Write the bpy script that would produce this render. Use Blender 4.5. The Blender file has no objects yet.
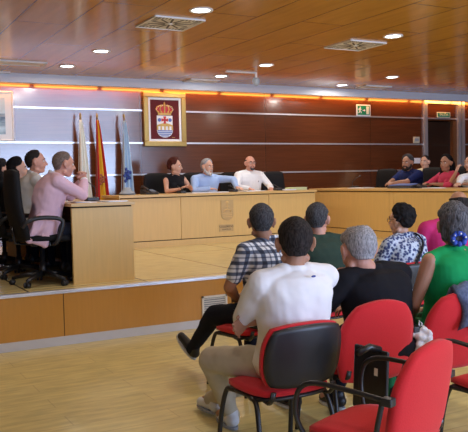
import bpy, bmesh, math, random
import numpy as np
from mathutils import Vector as V, Matrix, noise
random.seed(7)
SC = bpy.context.scene
COL = SC.collection
PI = math.pi

# ------------------------------------------------------------------ camera
CAM_Z = 1.55
a = math.atan(401/740); p = math.atan(36/740); roll = .022
F = V((math.sin(a)*math.cos(p), math.cos(a)*math.cos(p), -math.sin(p)))
R0 = V((math.cos(a), -math.sin(a), 0)); U0 = R0.cross(F)
R = R0*math.cos(roll) - U0*math.sin(roll); U = U0*math.cos(roll) + R0*math.sin(roll)
cd = bpy.data.cameras.new('camera'); cam = bpy.data.objects.new('camera', cd); COL.objects.link(cam)
cd.sensor_width = 36; cd.sensor_fit = 'HORIZONTAL'; cd.lens = 740/468*36; cd.clip_end = 100
m = Matrix.Identity(4)
for i in range(3):
    m[i][0] = R[i]; m[i][1] = U[i]; m[i][2] = -F[i]
m[2][3] = CAM_Z
cam.matrix_world = m
SC.camera = cam

# ------------------------------------------------------------------ world, exposure, daylight through the rear glazing
SC.view_settings.view_transform = 'Standard'; SC.view_settings.look = 'None'
SC.view_settings.gamma = 1; SC.view_settings.use_curve_mapping = False
SC.view_settings.exposure = 0.06
w = bpy.data.worlds.new('world'); SC.world = w; w.use_nodes = True
bg = w.node_tree.nodes['Background']; bg.inputs[0].default_value = (.55, .68, 1, 1); bg.inputs[1].default_value = .5

WY, DY, DZ, CZ = 12.6, 7.0, .53, 3.36           # rear wall, dais front, dais height, ceiling
XL, XR, YB = -1.8, 14.0, -3.0

def area(name, loc, rot, sx, sy, power, color, spread=None):
    l = bpy.data.lights.new(name, 'AREA'); l.shape = 'RECTANGLE'; l.size = sx; l.size_y = sy
    l.energy = power; l.color = color
    if spread: l.spread = spread
    o = bpy.data.objects.new(name, l); COL.objects.link(o); o.location = loc; o.rotation_euler = rot
    return o
WINX = [(-1.3, 1.7), (2.2, 4.4), (4.9, 7.7), (7.8, 10.6)]
for (x0, x1), pw in zip(WINX, (90, 60, 370, 370)):                             # daylight entering each window of the wall behind the camera
    area('window_daylight', ((x0+x1)/2, YB-.12, 1.75), (PI/2, 0, 0), x1-x0, 2.7, pw, (.50, .66, 1))

# ------------------------------------------------------------------ materials
MATS = {}
def new_mat(name):
    mt = bpy.data.materials.new(name); mt.use_nodes = True
    MATS[name] = mt
    return mt, mt.node_tree.nodes, mt.node_tree.links, mt.node_tree.nodes['Principled BSDF']
def setp(b, rough=.5, metal=0, spec=.5, coat=0, emit=None, es=0, sheen=0):
    b.inputs['Roughness'].default_value = rough; b.inputs['Metallic'].default_value = metal
    b.inputs['Specular IOR Level'].default_value = spec; b.inputs['Coat Weight'].default_value = coat
    b.inputs['Sheen Weight'].default_value = sheen
    if emit: b.inputs['Emission Color'].default_value = (*emit, 1); b.inputs['Emission Strength'].default_value = es
def mat(name, c, rough=.5, metal=0, spec=.5, var=.12, scale=20, bump=0, coat=0, emit=None, es=0, sheen=0, stretch=(1, 1, 1)):
    """plain material with a faint noise variation of the colour"""
    mt, n, l, b = new_mat(name); setp(b, rough, metal, spec, coat, emit, es, sheen)
    tc = n.new('ShaderNodeTexCoord'); mp = n.new('ShaderNodeMapping'); mp.inputs['Scale'].default_value = stretch
    nz = n.new('ShaderNodeTexNoise'); nz.inputs['Scale'].default_value = scale; nz.inputs['Detail'].default_value = 4
    mx = n.new('ShaderNodeMix'); mx.data_type = 'RGBA'
    mx.inputs[6].default_value = (*[v*(1-var) for v in c], 1); mx.inputs[7].default_value = (*[min(1, v*(1+var)) for v in c], 1)
    l.new(tc.outputs['Object'], mp.inputs[0]); l.new(mp.outputs[0], nz.inputs['Vector']); l.new(nz.outputs[0], mx.inputs[0]); l.new(mx.outputs[2], b.inputs['Base Color'])
    if bump:
        bp = n.new('ShaderNodeBump'); bp.inputs['Strength'].default_value = bump; bp.inputs['Distance'].default_value = .004
        l.new(nz.outputs[0], bp.inputs['Height']); l.new(bp.outputs[0], b.inputs['Normal'])
    return mt
def mat_mix(name, c1, c2, scale, lo=.4, hi=.6, rough=.5, stretch=(1, 1, 1), detail=4, kind='noise', spec=.5, coat=0, coatr=.1):
    """two colours through a noise / voronoi ramp"""
    mt, n, l, b = new_mat(name); setp(b, rough, spec=spec, coat=coat); b.inputs['Coat Roughness'].default_value = coatr
    tc = n.new('ShaderNodeTexCoord'); mp = n.new('ShaderNodeMapping'); mp.inputs['Scale'].default_value = stretch
    if kind == 'noise':
        nz = n.new('ShaderNodeTexNoise'); nz.inputs['Detail'].default_value = detail
    else:
        nz = n.new('ShaderNodeTexVoronoi')
    nz.inputs['Scale'].default_value = scale
    cr = n.new('ShaderNodeValToRGB'); cr.color_ramp.elements[0].position = lo; cr.color_ramp.elements[1].position = hi
    cr.color_ramp.elements[0].color = (*c1, 1); cr.color_ramp.elements[1].color = (*c2, 1)
    l.new(tc.outputs['Object'], mp.inputs[0]); l.new(mp.outputs[0], nz.inputs['Vector']); l.new(nz.outputs[0], cr.inputs[0]); l.new(cr.outputs[0], b.inputs['Base Color'])
    return mt
def mat_panels(name, c1, c2, seam, bw, bh, mortar, rough, rot=(0, 0, 0), grain=(1, 1, 1), gscale=6, offset=.5, spec=.5, loc=(0, 0, 0), coat=0, contrast=.35):
    """boards or tiles laid by a brick pattern, with grain and thin dark joints"""
    mt, n, l, b = new_mat(name); setp(b, rough, spec=spec, coat=coat); b.inputs['Coat Roughness'].default_value = .12
    tc = n.new('ShaderNodeTexCoord'); mp = n.new('ShaderNodeMapping'); mp.inputs['Rotation'].default_value = rot; mp.inputs['Location'].default_value = loc
    br = n.new('ShaderNodeTexBrick'); br.offset = offset
    br.inputs['Scale'].default_value = 1; br.inputs['Brick Width'].default_value = bw; br.inputs['Row Height'].default_value = bh
    br.inputs['Mortar Size'].default_value = mortar; br.inputs['Mortar Smooth'].default_value = .1; br.inputs['Bias'].default_value = 0
    br.inputs['Color1'].default_value = (*c1, 1); br.inputs['Color2'].default_value = (*c2, 1); br.inputs['Mortar'].default_value = (*seam, 1)
    gm = n.new('ShaderNodeMapping'); gm.inputs['Scale'].default_value = grain
    nz = n.new('ShaderNodeTexNoise'); nz.inputs['Scale'].default_value = gscale; nz.inputs['Detail'].default_value = 6
    mx = n.new('ShaderNodeMix'); mx.data_type = 'RGBA'; mx.blend_type = 'MULTIPLY'; mx.inputs[0].default_value = 1
    rm = n.new('ShaderNodeMapRange'); rm.inputs[1].default_value = .3; rm.inputs[2].default_value = .7; rm.inputs[3].default_value = 1-contrast; rm.inputs[4].default_value = 1+contrast*.4
    l.new(tc.outputs['Object'], mp.inputs[0]); l.new(mp.outputs[0], br.inputs['Vector'])
    l.new(tc.outputs['Object'], gm.inputs[0]); l.new(gm.outputs[0], nz.inputs['Vector']); l.new(nz.outputs[0], rm.inputs[0])
    l.new(br.outputs['Color'], mx.inputs[6]); l.new(rm.outputs[0], mx.inputs[7]); l.new(mx.outputs[2], b.inputs['Base Color'])
    return mt
def mat_plaid(name):
    mt, n, l, b = new_mat(name); setp(b, .85, spec=.2)
    tc = n.new('ShaderNodeTexCoord'); sp = n.new('ShaderNodeSeparateXYZ'); l.new(tc.outputs['Object'], sp.inputs[0])
    def M(op, x, y=None):
        q = n.new('ShaderNodeMath'); q.operation = op
        for i, v in enumerate((x, y)):
            if v is None: continue
            if isinstance(v, (int, float)): q.inputs[i].default_value = v
            else: l.new(v, q.inputs[i])
        return q.outputs[0]
    def band(s, per, ph, wd):
        t = M('FRACT', M('ADD', M('MULTIPLY', s, 1/per), ph)); d = M('ABSOLUTE', M('SUBTRACT', t, .5))
        rm = n.new('ShaderNodeMapRange'); rm.interpolation_type = 'SMOOTHSTEP'
        rm.inputs[1].default_value = wd; rm.inputs[2].default_value = wd+.07; rm.inputs[3].default_value = 1; rm.inputs[4].default_value = 0
        l.new(d, rm.inputs[0]); return rm.outputs[0]
    x = M('ADD', sp.outputs[0], M('MULTIPLY', sp.outputs[1], .35)); z = sp.outputs[2]
    v = M('MULTIPLY', M('SUBTRACT', 1, M('MULTIPLY', band(x, .078, .1, .13), .6)), M('SUBTRACT', 1, M('MULTIPLY', band(z, .078, .3, .13), .6)))
    v = M('MULTIPLY', v, M('SUBTRACT', 1, M('MULTIPLY', band(x, .078, .6, .03), .45)))
    v = M('MULTIPLY', v, M('SUBTRACT', 1, M('MULTIPLY', band(z, .078, .8, .03), .45)))
    cr = n.new('ShaderNodeValToRGB'); e = cr.color_ramp.elements
    e[0].position = .08; e[0].color = (.012, .013, .022, 1); e[1].position = 1; e[1].color = (.80, .84, .92, 1)
    k = e.new(.4); k.color = (.13, .16, .24, 1)
    l.new(v, cr.inputs[0]); l.new(cr.outputs[0], b.inputs['Base Color'])
    return mt

# ------------------------------------------------------------------ mesh collector
def curve(pts, k=5):
    """smooth path through the points"""
    P = [V(q) for q in pts]; P = [P[0]*2-P[1]]+P+[P[-1]*2-P[-2]]; out = []
    for i in range(1, len(P)-2):
        a0, a1, a2, a3 = P[i-1:i+3]
        for j in range(k):
            t = j/k; out.append(.5*((a1*2)+(a2-a0)*t+(a0*2-a1*5+a2*4-a3)*t*t+(a1*3-a0-a2*3+a3)*t**3))
    return out+[P[-2]]
class MB:
    def __init__(s): s.v = []; s.f = []
    def add(s, vs, fs):
        o = len(s.v); s.v += [tuple(q) for q in vs]; s.f += [tuple(i+o for i in f) for f in fs]; return s
    def box(s, c, d, rot=None):
        c = V(c); h = [x/2 for x in d]; vs = []
        for sx in (-1, 1):
            for sy in (-1, 1):
                for sz in (-1, 1):
                    q = V((sx*h[0], sy*h[1], sz*h[2]))
                    if rot is not None: q = rot @ q
                    vs.append(c+q)
        return s.add(vs, [(0, 1, 3, 2), (4, 6, 7, 5), (0, 4, 5, 1), (2, 3, 7, 6), (0, 2, 6, 4), (1, 5, 7, 3)])
    def mm(s, lo, hi): return s.box([(x+y)/2 for x, y in zip(lo, hi)], [y-x for x, y in zip(lo, hi)])
    def rings(s, rs, caps=True, closed=True):
        n = len(rs[0]); o = len(s.v); fs = []
        for r in rs: s.v += [tuple(q) for q in r]
        for i in range(len(rs)-1):
            for j in range(n if closed else n-1):
                k = (j+1) % n; fs.append((o+i*n+j, o+i*n+k, o+(i+1)*n+k, o+(i+1)*n+j))
        if caps: fs += [tuple(o+j for j in reversed(range(n))), tuple(o+(len(rs)-1)*n+j for j in range(n))]
        s.f += fs; return s
    def sphere(s, c, r, n=14, m=8, rot=None):
        if isinstance(r, (int, float)): r = (r, r, r)
        c = V(c); vs = []; fs = []
        def P(th, ph):
            q = V((r[0]*math.sin(th)*math.cos(ph), r[1]*math.sin(th)*math.sin(ph), r[2]*math.cos(th)))
            if rot is not None: q = rot @ q
            return c+q
        vs.append(P(0, 0))
        for i in range(1, m): vs += [P(PI*i/m, 2*PI*j/n) for j in range(n)]
        vs.append(P(PI, 0))
        for j in range(n):
            k = (j+1) % n; fs.append((0, 1+j, 1+k))
            for i in range(m-2): fs.append((1+i*n+j, 1+(i+1)*n+j, 1+(i+1)*n+k, 1+i*n+k))
            e = 1+(m-2)*n; fs.append((e+j, len(vs)-1, e+k))
        return s.add(vs, fs)
    def tube(s, pts, r, n=10, closed=False, flat=None, up=None):
        """swept tube; r a number or list; flat = (a, b) half widths with a fixed side vector"""
        pts = [V(q) for q in pts]; N = len(pts); rs = r if isinstance(r, (list, tuple)) else [r]*N
        out = []; prev = None
        for i in range(N):
            t = (pts[(i+1) % N]-pts[i-1]) if closed else (pts[min(i+1, N-1)]-pts[max(i-1, 0)])
            t = t.normalized() if t.length > 1e-9 else V((0, 0, 1))
            if up is not None: u = V(up)
            else: u = prev if prev is not None else (V((0, 0, 1)) if abs(t.z) < .9 else V((1, 0, 0)))
            u = u-t*u.dot(t)
            u = u.normalized() if u.length > 1e-6 else t.orthogonal().normalized()
            prev = u; w_ = t.cross(u); fa, fb = flat if flat else (1, 1)
            out.append([pts[i]+(u*math.cos(2*PI*j/n)*fa+w_*math.sin(2*PI*j/n)*fb)*rs[i] for j in range(n)])
        if closed: out.append(out[0]); return s.rings(out, caps=False)
        return s.rings(out)
    def cyl(s, p0, p1, r0, r1=None, n=20):
        p0 = V(p0); p1 = V(p1); return s.tube([p0, p1], [r0, r0 if r1 is None else r1], n)
    def lathe(s, prof, c=(0, 0, 0), n=28):
        c = V(c); return s.rings([[c+V((r*math.cos(2*PI*j/n), r*math.sin(2*PI*j/n), z)) for j in range(n)] for r, z in prof])
    def caps(s, p0, p1, r0, r1):
        """closed tapered capsule made for voxel joining"""
        s.sphere(p0, r0, 12, 7); s.sphere(p1, r1, 12, 7); return s.tube([p0, p1], [r0, r1], 12)
    def prism(s, pts, o, ux, uy, d):
        """polygon (2-D points) in the frame o, ux, uy, thickened by vector d"""
        o = V(o); ux = V(ux); uy = V(uy); d = V(d)
        return s.rings([[o+ux*x+uy*y for x, y in pts], [o+ux*x+uy*y+d for x, y in pts]])
    def mesh(s, name):
        me = bpy.data.meshes.new(name); me.from_pydata(s.v, [], s.f)
        bm = bmesh.new(); bm.from_mesh(me); bmesh.ops.recalc_face_normals(bm, faces=bm.faces); bm.to_mesh(me); bm.free()
        return me
    def build(s, name, mt=None, parent=None, smooth=False, bevel=0, loc=None):
        return link(name, s.mesh(name), mt, parent, smooth, bevel, loc)
def link(name, me, mt, parent=None, smooth=False, bevel=0, loc=None):
    o = bpy.data.objects.new(name, me); COL.objects.link(o)
    if mt: me.materials.append(MATS[mt] if isinstance(mt, str) else mt)
    if parent: o.parent = parent
    if loc is not None: o.location = loc
    if bevel:
        b = o.modifiers.new('bevel', 'BEVEL'); b.width = bevel; b.segments = 2; b.limit_method = 'ANGLE'
    if smooth: me.polygons.foreach_set('use_smooth', [True]*len(me.polygons))
    return o
def empty(name, loc, rz=0, label=None, cat=None, group=None):
    o = bpy.data.objects.new(name, None); COL.objects.link(o); o.location = loc; o.rotation_euler = (0, 0, rz); o.empty_display_size = .1
    return tag(o, label, cat, group)
def tag(o, label, cat, group=None):
    if label: o['label'] = label
    if cat: o['category'] = cat
    if group: o['group'] = group
    return o
def struct(o): o['kind'] = 'structure'; return o
def copy_tree(o, loc, rz, label, parent=None):
    c = o.copy(); COL.objects.link(c)
    if parent: c.parent = parent
    else: c.location = loc; c.rotation_euler = (0, 0, rz); c['label'] = label
    for ch in list(o.children): copy_tree(ch, None, None, None, c)
    return c
TMP = bpy.data.scenes.new('workshop')            # joins are evaluated in a small scene of their own, removed at the end
def evaluated(o):
    TMP.collection.objects.link(o); vl = TMP.view_layers[0]; vl.update(); dg = vl.depsgraph
    return bpy.data.meshes.new_from_object(o.evaluated_get(dg))
def melt(mb, voxel, it=4, wr=0, wscale=9, seed=0):
    """join overlapping closed pieces into one continuous smooth skin"""
    me = mb.mesh('melt'); o = bpy.data.objects.new('melt', me)
    r = o.modifiers.new('r', 'REMESH'); r.mode = 'VOXEL'; r.voxel_size = voxel; r.use_smooth_shade = True
    if it:
        s = o.modifiers.new('s', 'SMOOTH'); s.factor = .5; s.iterations = it
    out = evaluated(o); bpy.data.objects.remove(o); bpy.data.meshes.remove(me)
    if wr:
        off = V((seed*3.1, seed*1.7, seed)); N = len(out.vertices)
        co = np.empty(N*3); no = np.empty(N*3); out.vertices.foreach_get('co', co); out.vertices.foreach_get('normal', no)
        co = co.reshape(-1, 3); no = no.reshape(-1, 3); am = np.empty(N)
        for i, c in enumerate(co):
            x, y, z = c
            am[i] = noise.noise(V((x, y, z*.7))*wscale+off) + .5*noise.noise(V((x+z*.8, y, z*.5-x*.6))*wscale*1.9+off)
        out.vertices.foreach_set('co', (co+no*am[:, None]*wr).ravel()); out.update()
    out.polygons.foreach_set('use_smooth', [True]*len(out.polygons))
    return out
def text_mesh(txt, size, depth=.002):
    c = bpy.data.curves.new('t', 'FONT'); c.body = txt; c.size = size; c.align_x = 'CENTER'; c.align_y = 'CENTER'; c.extrude = depth
    o = bpy.data.objects.new('t', c); me = evaluated(o)
    bpy.data.objects.remove(o); return me

# colours
mat_panels('wall_veneer', (.125, .036, .012), (.112, .032, .011), (.06, .02, .008), 2.63, 5, .006, .2, rot=(PI/2, 0, 0), loc=(-2.31, 0, 0), grain=(.6, 1, 14), gscale=3, offset=0, spec=.8, contrast=.22, coat=.75)
mat_panels('ceiling_wood', (.64, .32, .045), (.61, .30, .042), (.14, .06, .02), 2.4, .6, .008, .17, rot=(0, 0, PI/2), loc=(0, 1.75, 0), grain=(4, .5, 1), gscale=3, offset=.5, spec=.5, contrast=.14)
mat_panels('floor_vinyl', (.74, .62, .26), (.71, .59, .245), (.58, .46, .19), 1.3, .22, .004, .3, rot=(0, 0, .0), grain=(2, 9, 1), gscale=2, spec=.4, contrast=.22)
mat_panels('dais_tile', (.72, .59, .28), (.70, .57, .265), (.20, .145, .07), 2.4, 1.2, .012, .25, rot=(0, 0, PI/2), loc=(.0, 3.2, 0), grain=(2, 6, 1), gscale=2, spec=.45, contrast=.15, offset=0)
mat('desk_wood', (.72, .475, .165), .4, var=.10, scale=5, stretch=(9, 9, .5), spec=.4)
mat('desk_top', (.68, .45, .17), .35, var=.08, scale=5, stretch=(1, 8, 8), spec=.4)
mat('fascia_wood', (.62, .30, .052), .4, var=.08, scale=5, stretch=(8, 8, .6), spec=.4)
mat('gap', (.03, .018, .008), .8)
mat('aluminium', (.72, .73, .77), .32, metal=.7, var=.04)
mat('valance_paint', (.66, .67, .73), .5, var=.03)
mat('white_paint', (.82, .82, .80), .5, var=.03)
mat('plaster', (.25, .235, .215), .8, var=.05)
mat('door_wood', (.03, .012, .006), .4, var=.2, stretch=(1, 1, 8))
mat('jamb_wood', (.15, .06, .02), .4, var=.15, stretch=(8, 1, 1))
mat('red_fabric', (.62, .022, .03), .85, spec=.25, var=.10, scale=160, bump=.25, sheen=.12)
mat('black_plastic', (.016, .017, .021), .42, var=.2)
mat('black_metal', (.012, .012, .014), .35, var=.2)
mat('black_leather', (.010, .010, .012), .7, spec=.2, var=.25, scale=40, bump=.1)
mat('grey_plastic', (.30, .33, .37), .5)
mat('paper', (.85, .86, .88), .8, var=.03)
mat('green_paper', (.68, .75, .42), .8, var=.05)
mat('gold', (.38, .25, .07), .38, metal=.55, var=.2, scale=30)
mat('gold_paint', (.62, .40, .10), .5)
mat('crimson', (.11, .004, .009), .8)
mat('red_paint', (.55, .03, .035), .6)
mat('white', (.82, .83, .86), .6, var=.03)
mat('blue_paint', (.10, .17, .48), .6)
mat('sign_green', (.0, .22, .09), .4, var=.03)
mat('lamp', (.9, .9, .9), emit=(.93, .97, 1), es=9)
mat('cove_lamp', (.9, .8, .6), emit=(1, .48, .12), es=6)

# ------------------------------------------------------------------ setting
def sbox(name, lo, hi, mt, bevel=0): return struct(MB().mm(lo, hi).build(name, mt, bevel=bevel))
T = .15
sbox('floor', (XL-T, YB-T, -.1), (XR+T, WY+T, 0), 'floor_vinyl')
sbox('ceiling', (XL-T, YB-T, CZ), (XR+T, WY+1.6, CZ+.1), 'ceiling_wood')
D0, D1, DH = 11.79, 12.72, 2.79                # doorway
bw = MB(); bw.mm((XL-T, WY, 0), (D0, WY+T, CZ)); bw.mm((D1, WY, 0), (XR+T, WY+T, CZ)); bw.mm((D0, WY, DH), (D1, WY+T, CZ))
struct(bw.build('wall_rear', 'wall_veneer'))
mat('side_wood', (.085, .03, .012), .85, spec=.1, var=.15, scale=3, stretch=(1, 1, 10))
sbox('wall_left', (XL-T, YB, 0), (XL, WY, CZ), 'side_wood')
sbox('wall_right', (XR, YB, 0), (XR+T, WY, CZ), 'side_wood')
wb = MB(); edges = [XL-T]+[v for q in WINX for v in q]+[XR+T]
for i in range(0, len(edges), 2): wb.mm((edges[i], YB-T, .38), (edges[i+1], YB, 3.14))
wb.mm((XL-T, YB-T, 0), (XR+T, YB, .38)); wb.mm((XL-T, YB-T, 3.14), (XR+T, YB, CZ))
struct(wb.build('wall_entrance', 'plaster'))
for i, (x0, x1) in enumerate(WINX):
    fr = MB()
    for q in (x0, (x0+x1)/2-.025, x1-.05): fr.mm((q, YB-.08, .38), (q+.05, YB-.02, 3.14))
    for q in (.38, 3.09): fr.mm((x0, YB-.08, q), (x1, YB-.02, q+.05))
    struct(fr.build('window_%d' % (i+1), 'aluminium'))

# door in its recess
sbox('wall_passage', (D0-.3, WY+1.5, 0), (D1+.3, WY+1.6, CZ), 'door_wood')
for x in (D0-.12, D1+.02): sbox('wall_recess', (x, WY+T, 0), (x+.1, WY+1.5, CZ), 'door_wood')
d = struct(MB().mm((D0+.03, WY+.09, DZ), (D1-.12, WY+.13, DH-.02)).build('door_1', 'door_wood'))
MB().mm((D0+.03, WY+.085, 2.245), (D1-.12, WY+.09, 2.26)).build('door_strip', 'gap', d)
hd = MB(); hd.tube([(D0+.12, WY+.09, 1.55), (D0+.12, WY+.03, 1.55), (D0+.24, WY+.03, 1.55)], .011); hd.build('door_handle', 'aluminium', d, smooth=True)
sbox('trim_1', (D1-.12, WY-.005, DZ), (D1, WY+T, DH), 'jamb_wood')
sbox('trim_2', (D0-.09, WY-.05, DZ), (D0, WY+.02, CZ), 'aluminium')
sbox('trim_3', (D1, WY-.05, DZ), (D1+.09, WY+.02, CZ), 'aluminium')
sbox('trim_4', (D1+.12, WY-.06, DZ), (D1+.2, WY+.02, CZ), 'aluminium')
sbox('trim_5', (D0, WY-.04, 3.17), (D1, WY, 3.23), 'aluminium')
k = 6
for z in (2.84, 2.255, 1.685):
    sbox('trim_%d' % k, (XL, WY-.012, z-.014), (D0-.09, WY+.01, z+.014), 'aluminium'); k += 1
    sbox('trim_%d' % k, (D1+.2, WY-.012, z-.014), (XR, WY+.01, z+.014), 'aluminium'); k += 1
sbox('trim_%d' % k, (D0, WY-.012, 2.826), (D1, WY+.01, 2.854), 'aluminium'); k += 1
# valance with cove light behind it
vb = MB(); vb.mm((XL, 12.26, 3.215), (XR, 12.30, 3.30)); vb.mm((XL, 12.29, 3.30), (XR, 12.33, CZ)); vb.mm((XL, 12.26, 3.205), (XR, 12.34, 3.217))
struct(vb.build('trim_%d' % k, 'valance_paint'))
x = XL+.1
while x < 12.6:
    t = empty('cove_tube', (x, 12.50, 3.247), 0, 'warm strip lamp in the cove above the rear wall', 'lamp', 'cove strip lamps above the rear wall')
    MB().cyl((.02, 0, 0), (1.14, 0, 0), .016).build('tube', 'cove_lamp', t, smooth=True)
    hb = MB(); hb.mm((0, -.02, .016), (1.16, .02, .05)); hb.mm((0, -.015, -.015), (.02, .015, .02)); hb.mm((1.14, -.015, -.015), (1.16, .015, .02)); hb.build('holder', 'white_paint', t)
    MB().mm((.3, -.012, .05), (.32, .012, CZ-3.247)).build('hanger', 'white_paint', t)
    area('cove_glow', (x+.58, 12.50, 3.21), (PI/7, 0, 0), 1.1, .05, 4.2, (1, .33, .045)).parent = None
    x += 1.19

# dais
dm = MB(); dm.mm((XL, DY, 0), (XR, WY, DZ-.01)); struct(dm.build('floor_dais_base', 'fascia_wood'))
sbox('floor_dais', (XL, DY+.04, DZ-.01), (XR, WY, DZ), 'dais_tile')
sbox('trim_%d' % (k+1), (XL, DY-.018, DZ-.03), (XR, DY+.05, DZ+.004), 'aluminium', .004)
sbox('baseboard_dais', (XL, DY-.014, 0), (XR, DY+.01, .085), 'valance_paint')
gm = MB()
for x in (-.35, 1.91, 6.43, 8.69): gm.mm((x-.003, DY-.002, .085), (x+.003, DY+.002, DZ-.03))
struct(gm.build('trim_%d' % (k+2), 'gap'))
g = empty('ventilation_grille', (3.53, DY, .08), 0, 'white slatted ventilation grille in the wooden front of the raised platform', 'grille')
fm = MB(); W_, H_ = .30, .25
for lo, hi in (((-W_/2, -.02, 0), (W_/2, 0, .022)), ((-W_/2, -.02, H_-.022), (W_/2, 0, H_)), ((-W_/2, -.02, 0), (-W_/2+.022, 0, H_)), ((W_/2-.022, -.02, 0), (W_/2, 0, H_))): fm.mm(lo, hi)
fm.build('frame', 'white_paint', g, bevel=.002)
MB().mm((-W_/2+.01, -.004, .01), (W_/2-.01, -.001, H_-.01)).build('backing', 'grey_plastic', g)
sl = MB()
for i in range(9): sl.box((0, -.012, .034+i*.0228), (W_-.04, .014, .004), Matrix.Rotation(.6, 3, 'X'))
sl.build('slats', 'white_paint', g)

# ------------------------------------------------------------------ ceiling fittings
def downlight(x, y, label):
    t = empty('recessed_downlight', (x, y, CZ), 0, label, 'ceiling light', 'round recessed downlights')
    MB().lathe([(.098, -.001), (.098, -.008), (.125, -.012), (.13, -.006), (.13, 0), (.098, 0)], n=32).build('trim_ring', 'white_paint', t, smooth=True)
    MB().lathe([(.0, -.003), (.1, -.003), (.1, -.0005), (0, -.0005)], n=32).build('diffuser', 'lamp', t)
    l = bpy.data.lights.new('downlight', 'AREA'); l.shape = 'DISK'; l.size = .2; l.energy = 15; l.color = (1, .95, .86)
    o = bpy.data.objects.new('downlight', l); COL.objects.link(o); o.location = (x, y, CZ-.016)
s_ = (CZ-CAM_Z)/(3.3-CAM_Z)
for x, y, lb in ((3.407, 6.901, 'round downlight at the top edge right of the left diffuser, biggest in view'), (3.219, 9.547, 'round downlight over the flags, nearer of the two side by side at left'),
                 (3.155, 10.938, 'leftmost round downlight, farther of the two above the picture of the sea'), (5.826, 11.101, 'small round downlight beside the white ceiling hatch right of the crest'),
                 (5.929, 9.805, 'round downlight just right of the dome camera'), (6.23, 7.232, 'round downlight just right of the right hand square diffuser'),
                 (8.75, 10.195, 'round downlight above the running man exit sign, right of the small hatch'), (8.564, 11.401, 'farthest small round downlight left of the right hand ceiling hatch')):
    downlight(x*s_, y*s_, lb)
for x, y in ((3.45, 4.0), (6.3, 4.2), (.6, 6.5), (.6, 1.0), (3.45, .9), (6.3, 1.0), (9.3, 7.0), (9.3, 4.0)): downlight(x, y, 'round recessed downlight in the ceiling above the public seating')

def diffuser(x, y, label):
    t = empty('air_diffuser', (x, y, CZ), 0, label, 'air vent', 'square ceiling air diffusers')
    h = .3; f_ = MB()
    for q in (-1, 1):
        f_.mm((-h, q*h-.008, -.018), (h, q*h+.008, 0)); f_.mm((q*h-.008, -h, -.018), (q*h+.008, h, 0))
    f_.build('frame', 'white_paint', t, bevel=.002)
    MB().mm((-h, -h, -.012), (h, h, -.003)).build('backing', 'diffuser_grey', t)
    bl = MB(); bl.mm((-.272, -.272, -.0118), (.272, .272, -.009))
    for i in range(12):
        an = 2*PI*(i+.5)/12; c = V((math.cos(an), math.sin(an), 0))
        rot = Matrix.Rotation(an, 3, 'Z')
        bl.box(c*.155+V((0, 0, -.0125)), (.19, .024, .003), rot)
    for sx in (-1, 1):
        for sy in (-1, 1):
            for j in range(5):
                u = .1+j*.042
                bl.box((sx*.24, sy*u, -.0125), (.06, .012, .003)); bl.box((sx*u, sy*.24, -.0125), (.012, .06, .003))
    bl.build('grille', 'black_plastic', t)
    MB().lathe([(0, -.02), (.03, -.018), (.034, -.008), (0, -.008)]).build('hub', 'white_paint', t, smooth=True)
mat('diffuser_grey', (.74, .72, .66), .6)
diffuser(3.36*s_, 7.59*s_, 'square white swirl air diffuser in the ceiling, the left one of two')
diffuser(6.165*s_, 7.91*s_, 'square white swirl air diffuser in the ceiling, the right one of two')
def hatch(x, y, wx, wy, label):
    t = empty('ceiling_hatch', (x, y, CZ), 0, label, 'ceiling hatch', 'white ceiling hatches')
    MB().mm((-wx/2, -wy/2, -.018), (wx/2, wy/2, 0)).build('panel', 'white_paint', t, bevel=.004)
    f_ = MB()
    for q in (-1, 1):
        f_.mm((-wx/2-.02, q*wy/2-.015, -.024), (wx/2+.02, q*wy/2+.015, 0)); f_.mm((q*wx/2-.015, -wy/2-.02, -.024), (q*wx/2+.015, wy/2+.02, 0))
    f_.build('frame', 'white_paint', t)
hatch(5.76*s_, 11.7*s_, .55, .3, 'flat white hatch in the ceiling just above and right of the framed crest')
hatch(9.33*s_, 11.4*s_, .62, .3, 'flat white hatch in the ceiling above the running man exit sign')
hatch(2.42*s_, 10.85*s_, .75, .3, 'long white ceiling hatch at the left, nearer the camera')
hatch(2.1*s_, 12.0*s_, .8, .4, 'white ceiling hatch at the far left against the cornice')
t = empty('dome_camera', (6.40, 10.95, CZ), 0, 'small white dome camera hanging from the ceiling with a flat arm', 'security camera')
MB().mm((-.58, -.06, -.022), (.0, .0, 0)).build('mounting_plate', 'white_paint', t, bevel=.004)
MB().cyl((0, -.03, 0), (0, -.03, -.09), .022).build('stem', 'white_paint', t)
MB().lathe([(.0, -.09), (.05, -.09), (.062, -.12), (.062, -.16), (.048, -.2), (.02, -.222), (0, -.225)], (0, -.03, 0)).build('housing', 'grey_plastic', t, smooth=True)

# ------------------------------------------------------------------ things on the rear wall
def frame(name, parent, wx, hz, b, dep, mt):
    f_ = MB()
    for lo, hi in (((-wx/2, -dep, 0), (wx/2, 0, b)), ((-wx/2, -dep, hz-b), (wx/2, 0, hz)), ((-wx/2, -dep, b), (-wx/2+b, 0, hz-b)), ((wx/2-b, -dep, b), (wx/2, 0, hz-b))): f_.mm(lo, hi)
    return f_.build(name, mt, parent, bevel=.012)
cr = empty('framed_crest', (5.41, WY-.012, 2.19), 0, 'town crest on dark red cloth in a wide gold frame on the rear wall', 'framed crest')
frame('frame', cr, .84, .985, .095, .06, 'gold')
q = MB()
for lo, hi in (((-.325, -.035, .095), (.325, -.005, .135)), ((-.325, -.035, .85), (.325, -.005, .89)), ((-.325, -.035, .135), (-.285, -.005, .85)), ((.285, -.035, .135), (.325, -.005, .85))): q.mm(lo, hi)
q.build('mount', 'white', cr)
MB().mm((-.3, -.02, .11), (.3, -.002, .87)).build('cloth', 'crimson', cr)
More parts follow.
